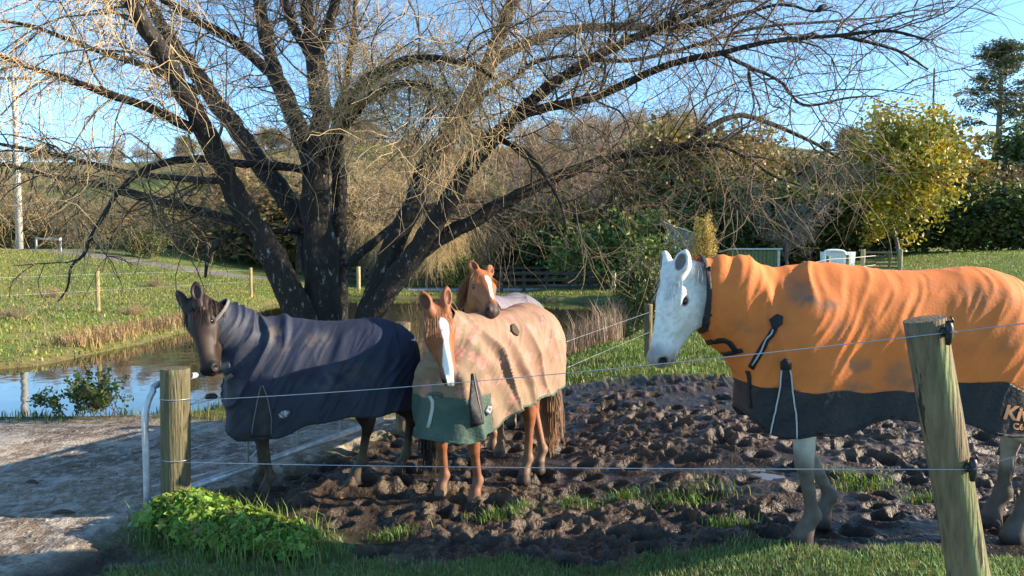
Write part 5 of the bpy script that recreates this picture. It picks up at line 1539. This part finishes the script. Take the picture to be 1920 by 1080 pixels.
for dz, nm in ((-.10, 'upper'), (-.42, 'lower')):
    for i in range(len(tops) - 1):
        wire('field_wire', [tops[i] + (0, -.06, dz), tops[i + 1] + (0, -.06, dz)], nm + ' white tape between field posts, span %s' % ['behind the orange rug', 'left of the trough', 'across the white tank', 'beside the far gate'][i], .012).data.materials[0] = M['concrete']
# wooden field gate
Yg = 27; a = at(1622, 498, Yg); b = at(1682, 496, Yg); z1 = at(1622, 470, Yg)[2]
g = thing('wooden_gate', (a[0], Yg, tz(a[0], Yg)), 'grey wooden barred gate with a diagonal brace by the hedge', 'gate'); L = np.array(g.location)
zb = z1 - .62
for i in range(5):
    z = zb + .14 * i; MB().bar((a[0], Yg, z), (b[0], Yg, z), .03, .07).build('bar', M['wood'], g, loc=L)
MB().bar((a[0] + .06, Yg - .03, zb), (a[0] + (b[0] - a[0]) * .72, Yg - .03, z1 - .06), .02, .07, up=(0, 1, 0)).build('brace', M['wood'], g, loc=L)
MB().bar((a[0] + (b[0] - a[0]) * .74, Yg - .035, zb - .02), (a[0] + (b[0] - a[0]) * .74, Yg - .035, z1), .07, .02, up=(0, 1, 0)).build('stile', M['wood'], g, loc=L)
for px, nm in ((1618, 'left'), (1688, 'right')):
    x = at(px, 480, Yg)[0]; round_post('gate_post', (x, Yg, tz(x, Yg) - .1), (x, Yg, z1 + .05), .08, 'post at the %s end of the far wooden gate' % nm, col=(.26, .24, .14))
# post and rail fences by the pond's far end
def rail_fence(px0, px1, Y, ytop, n, label, rails=3):
    a = at(px0, ytop, Y); b = at(px1, ytop, Y); z0 = tz((a[0] + b[0]) / 2, Y)
    t = thing('rail_fence', (a[0], Y, z0), label, 'fence'); L = np.array(t.location)
    h = a[2]
    for i in range(n + 1):
        x = a[0] + (b[0] - a[0]) * i / n
        MB().box((x - .07, Y - .07, z0 - .6), (x + .07, Y + .07, h)).build('post', M['rail'], t, loc=L, bevel=.01)
    for i in range(n):
        xa = a[0] + (b[0] - a[0]) * i / n + .002; xb = a[0] + (b[0] - a[0]) * (i + 1) / n - .002
        for r in range(rails):
            z = h - .09 - r * .30; MB().box((xa, Y - .115, z - .06), (xb, Y - .075, z + .06)).build('rail', M['rail'], t, loc=L)
    return t
rail_fence(940, 1152, 32.2, 508, 5, 'near dark post and rail fence along the concrete path')
rail_fence(640, 1170, 38.6, 499, 10, 'far dark post and rail fence behind the path')
for i, (px, py, Y) in enumerate([(672, 500, 33.5), (1151, 508, 30.5)]):
    x = at(px, py, Y)[0]; round_post('fence_post', (x, Y, tz(x, Y) - .3), at(px, py, Y), .085, ['pale post by the far bank right of the willow trunk', 'pale post with a cross piece at the pond\'s right end'][i], col=(.42, .34, .18))
xb_ = at(1135, 565, 28.5)
tag(MB().box((xb_[0] - .5, 28, WATER_Z - .1), (xb_[0] + .9, 29, .02)).build('culvert_slab', M['iron'], loc=(xb_[0], 28.5, 0), bevel=.02), 'dark flat slab over the culvert at the pond\'s right end', 'slab')
# left bank: pole, low rail and fence posts
x = at(36, 440, 37.8)[0]
p = thing('utility_pole', (x, 37.8, tz(x, 37.8) - .1), 'pale concrete power pole at the left beside the road', 'pole'); L = np.array(p.location)
MB().tube([(x, 37.8, L[2]), (x, 37.8, L[2] + 9)], [.17, .12], 12).build('shaft', M['concrete'], p, smooth=True, loc=L)
MB().bar((x - .9, 37.75, L[2] + 8.6), (x + .9, 37.75, L[2] + 8.6), .1, .1).build('crossarm', M['rail'], p, loc=L)
a = at(66, 448, 37); b = at(112, 452, 37); zz = tz(a[0], 37)
p = thing('guard_rail', (a[0], 37, zz), 'low pale barrier rail beside the road at left', 'barrier'); L = np.array(p.location)
MB().bar((a[0], 37, zz + .55), (b[0], 37, zz + .5), .05, .1).build('rail', M['concrete'], p, loc=L)
for q in (a, b): MB().bar((q[0], 37.06, zz - .1), (q[0], 37.06, zz + .6), .07, .07, up=(0, 1, 0)).build('post', M['concrete'], p, loc=L)
bank = []
for i, (px, ytop, Y) in enumerate([(-40, 516, 17), (182, 508, 19), (470, 502, 27)]):
    x = at(px, ytop, Y)[0]; tp = at(px, ytop, Y); bank.append(tp)
    round_post('bank_post', (x, Y, tz(x, Y) - .1), tp, .055, ['bank fence post beyond the left edge of the picture', 'wooden fence post on the sunny left bank', 'fence post on the bank behind the dark horse\'s ears'][i], col=(.33, .25, .11))
for k_, dz in enumerate((-.08, -.5)):
    for i in range(2):
        wire('bank_wire', [bank[i] + (0, -.06, dz), bank[i + 1] + (0, -.06, dz)], '%s wire of the left bank fence, %s span' % (['upper', 'lower'][k_], ['left', 'right'][i]), .003)
# power line pole behind the yellow tree and two wires
x = at(1750, 200, 60)[0]; p = thing('power_pole', (x, 60, tz(x, 60)), 'thin power pole rising above the yellow tree', 'pole'); L = np.array(p.location)
tpz = at(1750, 128, 60)[2]
MB().tube([(x, 60, L[2]), (x, 60, tpz)], [.11, .07], 8).build('shaft', M['rail'], p, smooth=True, loc=L)
for i, py in enumerate((176, 184)):
    wire('power_line', [at(1750, py - 6, 60), at(1990, py - 2, 66)], ['upper', 'lower'][i] + ' power line crossing the sky towards the pine', .018).data.materials[0] = M['rail']
# bird on the top branch
bp = at(1543, 17, 8.0)
b_ = thing('bird', bp, 'small dark bird perched on the uppermost right branch', 'bird'); L = np.array(b_.location)
MB().tube(resample(np.array([bp + (.055, 0, .030), bp + (.035, 0, .038), bp + (.0, 0, .028), bp + (-.035, 0, .008), bp + (-.065, 0, -.012), bp + (-.10, 0, -.035)]), 14), np.interp(np.linspace(0, 1, 14), [0, .12, .25, .5, .75, 1], [.002, .017, .021, .030, .014, .006]), 10).build('body', M['feather'], b_, smooth=True, loc=L)
MB().tube([bp + (.053, 0, .032), bp + (.072, 0, .028)], [.005, .001], 6).build('beak', M['feather'], b_, loc=L)
for s_ in (-1, 1): MB().tube([bp + (0, s_ * .01, .005), bp + (.004, s_ * .01, -.03)], [.0025, .002], 5).build('leg', M['feather'], b_, loc=L)

# ------------------------------------------------------------------ grass, ivy, reeds
def blades(name, x, y, h, w, base, label, lean=.5, tip=None, rng=RNG, parent=None):
    n = len(x); z = gh(x, y) - .01
    a = rng.uniform(0, 6.28, n); ln = rng.uniform(.1, 1, n) * lean
    dx, dy = np.cos(a), np.sin(a)
    P = np.stack([x, y, z], -1); sd = np.stack([-dy, dx, np.zeros(n)], -1) * (w / 2)[:, None]
    f = np.stack([dx, dy, np.zeros(n)], -1)
    m1 = P + f * (h * ln * .25)[:, None] + np.array([0, 0, 1.0]) * (h * .6)[:, None]
    tp = P + f * (h * ln)[:, None] + np.array([0, 0, 1.0]) * (h * (1 - .25 * ln))[:, None]
    V = np.stack([P - sd, P + sd, m1 + sd * .8, m1 - sd * .8, tp], 1).reshape(-1, 3)
    i = np.arange(n)[:, None] * 5
    F = np.concatenate([i + [0, 1, 2], i + [0, 2, 3], i + [3, 2, 4]])
    c = vary_cols(n, base, .35, .10, rng) * (.55 + .9 * fbm(x * 2.3, y * 2.3, seed=57, oct=3))[:, None]
    if tip is not None:
        k = rng.random(n) < .12; c[k] = vary_cols(int(k.sum()), tip, .2, .05, rng)
    c = np.repeat(c, 5, axis=0)
    o = obj(name, mesh_arrays(name, V, F, c), M['grass'], parent)
    return tag(o, label, 'grass', kind='stuff')
def scatter(n, x0, x1, y0, y1, mask, rng=RNG, thr=.5):
    x = rng.uniform(x0, x1, n); y = rng.uniform(y0, y1, n); k = mask(x, y) > thr * rng.uniform(.4, 1.4, n)
    return x[k], y[k]
x, y = scatter(90000, -2.9, 3.2, 3.0, 5.1, lambda x, y: gmask(front, x, y))
blades('verge_grass', x, y, RNG.uniform(.02, .06, len(x)), RNG.uniform(.004, .008, len(x)), (.14, .225, .07), 'short green grass verge in front of the fence', tip=(.22, .22, .07))
gm = 1 - np.maximum(np.maximum(mud, dirt), np.maximum(road, path))
gm = gm * ss(-.1, .5, gsd)
x, y = scatter(60000, .3, 9, 9.5, 18, lambda x, y: gmask(gm, x, y))
blades('paddock_grass', x, y, RNG.uniform(.03, .09, len(x)), RNG.uniform(.010, .02, len(x)), (.11, .18, .03), 'green grass of the paddock behind the white horse', tip=(.30, .27, .09))
x, y = scatter(70000, -30, -6.5, 11, 36, lambda x, y: gmask(gm, x, y))
blades('bank_grass', x, y, RNG.uniform(.03, .10, len(x)), RNG.uniform(.018, .035, len(x)), (.17, .20, .032), 'sunlit grass of the left bank', tip=(.36, .28, .10))
x, y = scatter(50000, 4, 34, 16, 38, lambda x, y: gmask(gm, x, y))
blades('field_grass', x, y, RNG.uniform(.04, .10, len(x)), RNG.uniform(.02, .04, len(x)), (.16, .22, .032), 'bright grass field rising behind the orange rug')
x, y = scatter(16000, -9, 1, 7.2, 11, lambda x, y: gmask(gm * (gsd < 2.2), x, y))
blades('shore_grass', x, y, RNG.uniform(.04, .14, len(x)), RNG.uniform(.007, .014, len(x)), (.085, .13, .025), 'grass strip along the near pond shore', tip=(.28, .24, .09))
x, y = scatter(26000, -9, 6, 29, 36, lambda x, y: gmask(gm, x, y))
blades('far_shore_grass', x, y, RNG.uniform(.05, .16, len(x)), RNG.uniform(.02, .04, len(x)), (.15, .19, .035), 'rough grass on the far pond shore', tip=(.36, .28, .11))
# tufts standing in the mud
TL_ = [(1085, 945, 'bright grass tuft in the mud right of the chestnut\'s front legs'), (922, 973, 'small grass tuft in the mud nearest the chestnut\'s front legs'), (970, 958, 'small grass tuft between two larger ones in the mud'), (1285, 925, 'largest grass tuft in the mud under the white nose'),
       (1605, 905, 'grass tuft in the mud between the grey legs and leaning post'), (1362, 988, 'sparse grass tuft in the mud below the largest tuft'), (1165, 935, 'low grass tuft left of the largest one'), (1735, 940, 'grass tuft in the mud beside the leaning post'), (735, 1008, 'thin grass tuft at the puddle edge in front')]
for px, py, lab in TL_:
    d = ray(px, py); s_ = (1.8 - .08) / -d[2]; X, Y = CAMP[0] + d[0] * s_, CAMP[1] + d[1] * s_
    for _ in range(3):
        zz = float(gh(np.array([X]), np.array([Y]))[0]); s_ = (1.8 - zz) / -d[2]; X, Y = d[0] * s_, d[1] * s_
    big = .16 if px in (1285, 1605) else .08
    n = 500 if px in (1285, 1605) else 170
    blades('grass_tuft', X + RNG.normal(0, big, n), Y + RNG.normal(0, big * .6, n), RNG.uniform(.03, .10, n), RNG.uniform(.004, .008, n), (.10, .19, .025), lab, lean=.9, tip=(.28, .27, .07))
# reeds
x = RNG.uniform(.6, 2.1, 2600); y = 13.4 + (x - .6) * .9 + RNG.normal(0, .45, 2600)
o = blades('reeds', x, y, RNG.uniform(.35, 1.0, 2600), RNG.uniform(.008, .016, 2600), (.27, .19, .13), 'dry brown reed clump at the water\'s edge right of the tan rug', lean=.55); o['category'] = 'reeds'
x = RNG.uniform(-8.9, -7.9, 2200); y = RNG.uniform(14, 22, 2200)
o = blades('bank_reeds', x, y, RNG.uniform(.12, .35, 2200), RNG.uniform(.012, .022, 2200), (.33, .22, .10), 'dry brown stalks along the left shore', lean=.8); o['category'] = 'reeds'
# ground cover with lobed leaves round the left post
rng = np.random.default_rng(501)
bushc = thing('ground_cover', (-1.75, 4.6, 0), 'low mound of lobed green leaves at the foot of the left post', 'shrub')
L = np.array(bushc.location)
n = 7000
t = rng.random(n); cx = -2.16 + .80 * t; cy = 4.78 - .33 * t
a = rng.uniform(0, 6.28, n); rr = np.sqrt(rng.random(n)) * (.25 - .07 * t) * (.75 + .5 * vnoise(np.cos(a) * 3 + 5 + t * 4, np.sin(a) * 3 + 5, seed=58))
X = cx + rr * np.cos(a) * 1.1; Y = cy + rr * np.sin(a) * .95
D = np.minimum(1, np.hypot(X - cx, Y - cy) / (.34 - .08 * t))
Hh = (.23 - .12 * t) * (1 - D ** 2.2) * (.75 + .5 * fbm(X * 5, Y * 5, seed=55, oct=2)) + .02
Z = gh(X, Y) + Hh * (1 - .45 * rng.random(n) ** 2)
s = (.010 + .030 * rng.random(n) ** 1.6)[:, None]
out = np.stack([np.cos(a) * D, np.sin(a) * D, .9 - .3 * D], -1) + rng.normal(0, .55, (n, 3)); nn_ = nrm(out)
f = nrm(np.cross(nn_, rand_unit(n, rng))); sd = np.cross(nn_, f)
C = np.stack([X, Y, Z], -1) - L
def q(fx, sx, up=0): return C + f * s * fx + sd * s * sx + nn_ * s * up
LV = np.stack([q(-1, 0), q(-.7, -.75, .2), q(-.1, -.5, .15), q(.2, -.95, .3), q(.55, -.35, .12), q(1.1, 0, -.1), q(.55, .35, .12), q(.2, .95, .3), q(-.1, .5, .15), q(-.7, .75, .2)], 1).reshape(-1, 3)
i = np.arange(n)[:, None] * 10
LF = np.concatenate([i + [0, 2, 1, 1], i + [0, 5, 4, 2], i + [2, 4, 3, 3], i + [0, 8, 6, 5], i + [0, 9, 8, 8], i + [8, 7, 6, 6]])
tri = np.concatenate([LF[:n][:, :3], LF[n:2 * n][:, [0, 1, 2]], LF[n:2 * n][:, [0, 2, 3]], LF[2 * n:3 * n][:, :3], LF[3 * n:4 * n][:, [0, 1, 2]], LF[3 * n:4 * n][:, [0, 2, 3]], LF[4 * n:5 * n][:, :3], LF[5 * n:][:, :3]])
lc = vary_cols(n, (.14, .25, .034), .45, .12, rng); k = rng.random(n) < .3; lc[k] = vary_cols(int(k.sum()), (.24, .32, .05), .3, .08, rng)
k = rng.random(n) < .03; lc[k] = vary_cols(int(k.sum()), (.28, .19, .06), .3, .08, rng)
tag(obj('leaves', mesh_arrays('leaves', LV, tri, np.repeat(lc, 10, axis=0)), M['leaf'], bushc), kind='stuff')
nb_ = 900; tb = rng.random(nb_); ab = rng.uniform(0, 6.28, nb_); rb = np.sqrt(rng.random(nb_)) * .36
blades('weed_grass', -2.16 + .86 * tb + rb * np.cos(ab), 4.76 - .34 * tb + rb * np.sin(ab), rng.uniform(.06, .24, nb_), rng.uniform(.004, .008, nb_), (.16, .24, .05), 'longer grass growing through the leafy mound by the left post', lean=.9, tip=(.34, .28, .10), rng=rng)
# little leafy sapling by the pond
rng = np.random.default_rng(502)
for px, Y, hgt, lab in ((205, 8.2, .42, 'small leafy sapling at the pond edge left of the gate'), (150, 8.25, .28, 'lowest leafy sapling at the pond edge far left')):
    x = at(px, 700, Y)[0]; z = tz(x, Y)
    t = thing('sapling', (x, Y, z), lab, 'shrub')
    levels = [[], [], []]
    for s_ in range(9):
        a = rng.uniform(0, 6.28); lv = branch_tree(rng, hgt * rng.uniform(.8, 1.3), .006, 2, (4, 3), .5, (0, 0, 0), (.5, .5), start=(rng.normal(0, .16), rng.normal(0, .08), -.03), dirn=(math.cos(a) * .6, math.sin(a) * .4, 1), rmin=.002)
        for i in range(3): levels[i] += lv[i]
    obj('stems', tmesh('stems', levels, (.12, .08, .05), rng=rng), M['twig'], t)
    C = np.concatenate([p[2:] for p, _ in levels[1] + levels[2]]); C = np.repeat(C, 2, axis=0) + rng.normal(0, .02, (len(C) * 2, 3))
    obj('leaves', lmesh('leaves', C, .026, vary_cols(len(C), (.09, .13, .03), .4, .12, rng), rng), M['leaf'], t)
# sticks and stones lying on the dirt
rng = np.random.default_rng(503)
for i, (px, py, L_) in enumerate([(118, 964, .16), (205, 1060, .10), (60, 905, .12)]):
    d = ray(px, py); s_ = 1.79 / -d[2]; p = np.array([d[0] * s_, d[1] * s_, 0]); p[2] = float(gh(p[0:1], p[1:2])[0]) + .012
    v = np.array([1, .25 * rng.normal(), 0])
    o = MB().tube(resample(np.array([p - v * L_ / 2, p + (0, .01, .006), p + v * L_ / 2]), 8), [.004, .010, .014, .015, .014, .012, .009, .004], 7).build('stick', M['rail'], smooth=True, loc=p)
    tag(o, ['dark broken stick lying on the pale dirt at left', 'short stick near the verge at bottom left', 'small stick on the dirt at the left edge'][i], 'stick')

# loose stones, fallen leaves and straw on the trodden ground
rng = np.random.default_rng(601)
n = 1500
x = rng.uniform(-6.5, -1.6, n); y = rng.uniform(3.4, 8.2, n); k = gmask(dirt, x, y) > .5; x, y = x[k], y[k]; n = len(x)
s = rng.uniform(.004, .016, n) * rng.uniform(.5, 1.2, n)
O = np.array([[1, 0, 0], [0, 1, 0], [-1, 0, 0], [0, -1, 0], [0, 0, .7], [0, 0, -.7], [.6, .6, .4], [-.6, .5, .4]])[:6]
V = (np.stack([x, y, gh(x, y)], -1)[:, None, :] + (O[None] + rng.normal(0, .22, (n, 6, 3))) * s[:, None, None]).reshape(-1, 3)
T = np.array([[0, 1, 4], [1, 2, 4], [2, 3, 4], [3, 0, 4], [1, 0, 5], [2, 1, 5], [3, 2, 5], [0, 3, 5]])
F = (np.arange(n)[:, None, None] * 6 + T[None]).reshape(-1, 3)
tag(obj('loose_stones', mesh_arrays('loose_stones', V, F, np.repeat(vary_cols(n, (.20, .165, .135), .5, .05, rng), 6, axis=0)), M['twig']), 'loose stones and crumbs of earth on the dirt track', 'gravel', kind='stuff')
n = 900
x = rng.uniform(-6, 3.5, n); y = rng.uniform(3.5, 9, n)
V, F, c = leaf_quads(np.stack([x, y, gh(x, y) + .008], -1), .022, vary_cols(n, (.20, .13, .06), .5, .1, rng), rng)
V[:, 2] = gh(V[:, 0], V[:, 1]) + .004 + (V[:, 2] - np.repeat(gh(x, y) + .008, 4)) * .3
tag(obj('leaf_litter', mesh_arrays('leaf_litter', V, F, c), M['leaf']), 'dead willow leaves scattered over mud and track', 'leaves', kind='stuff')
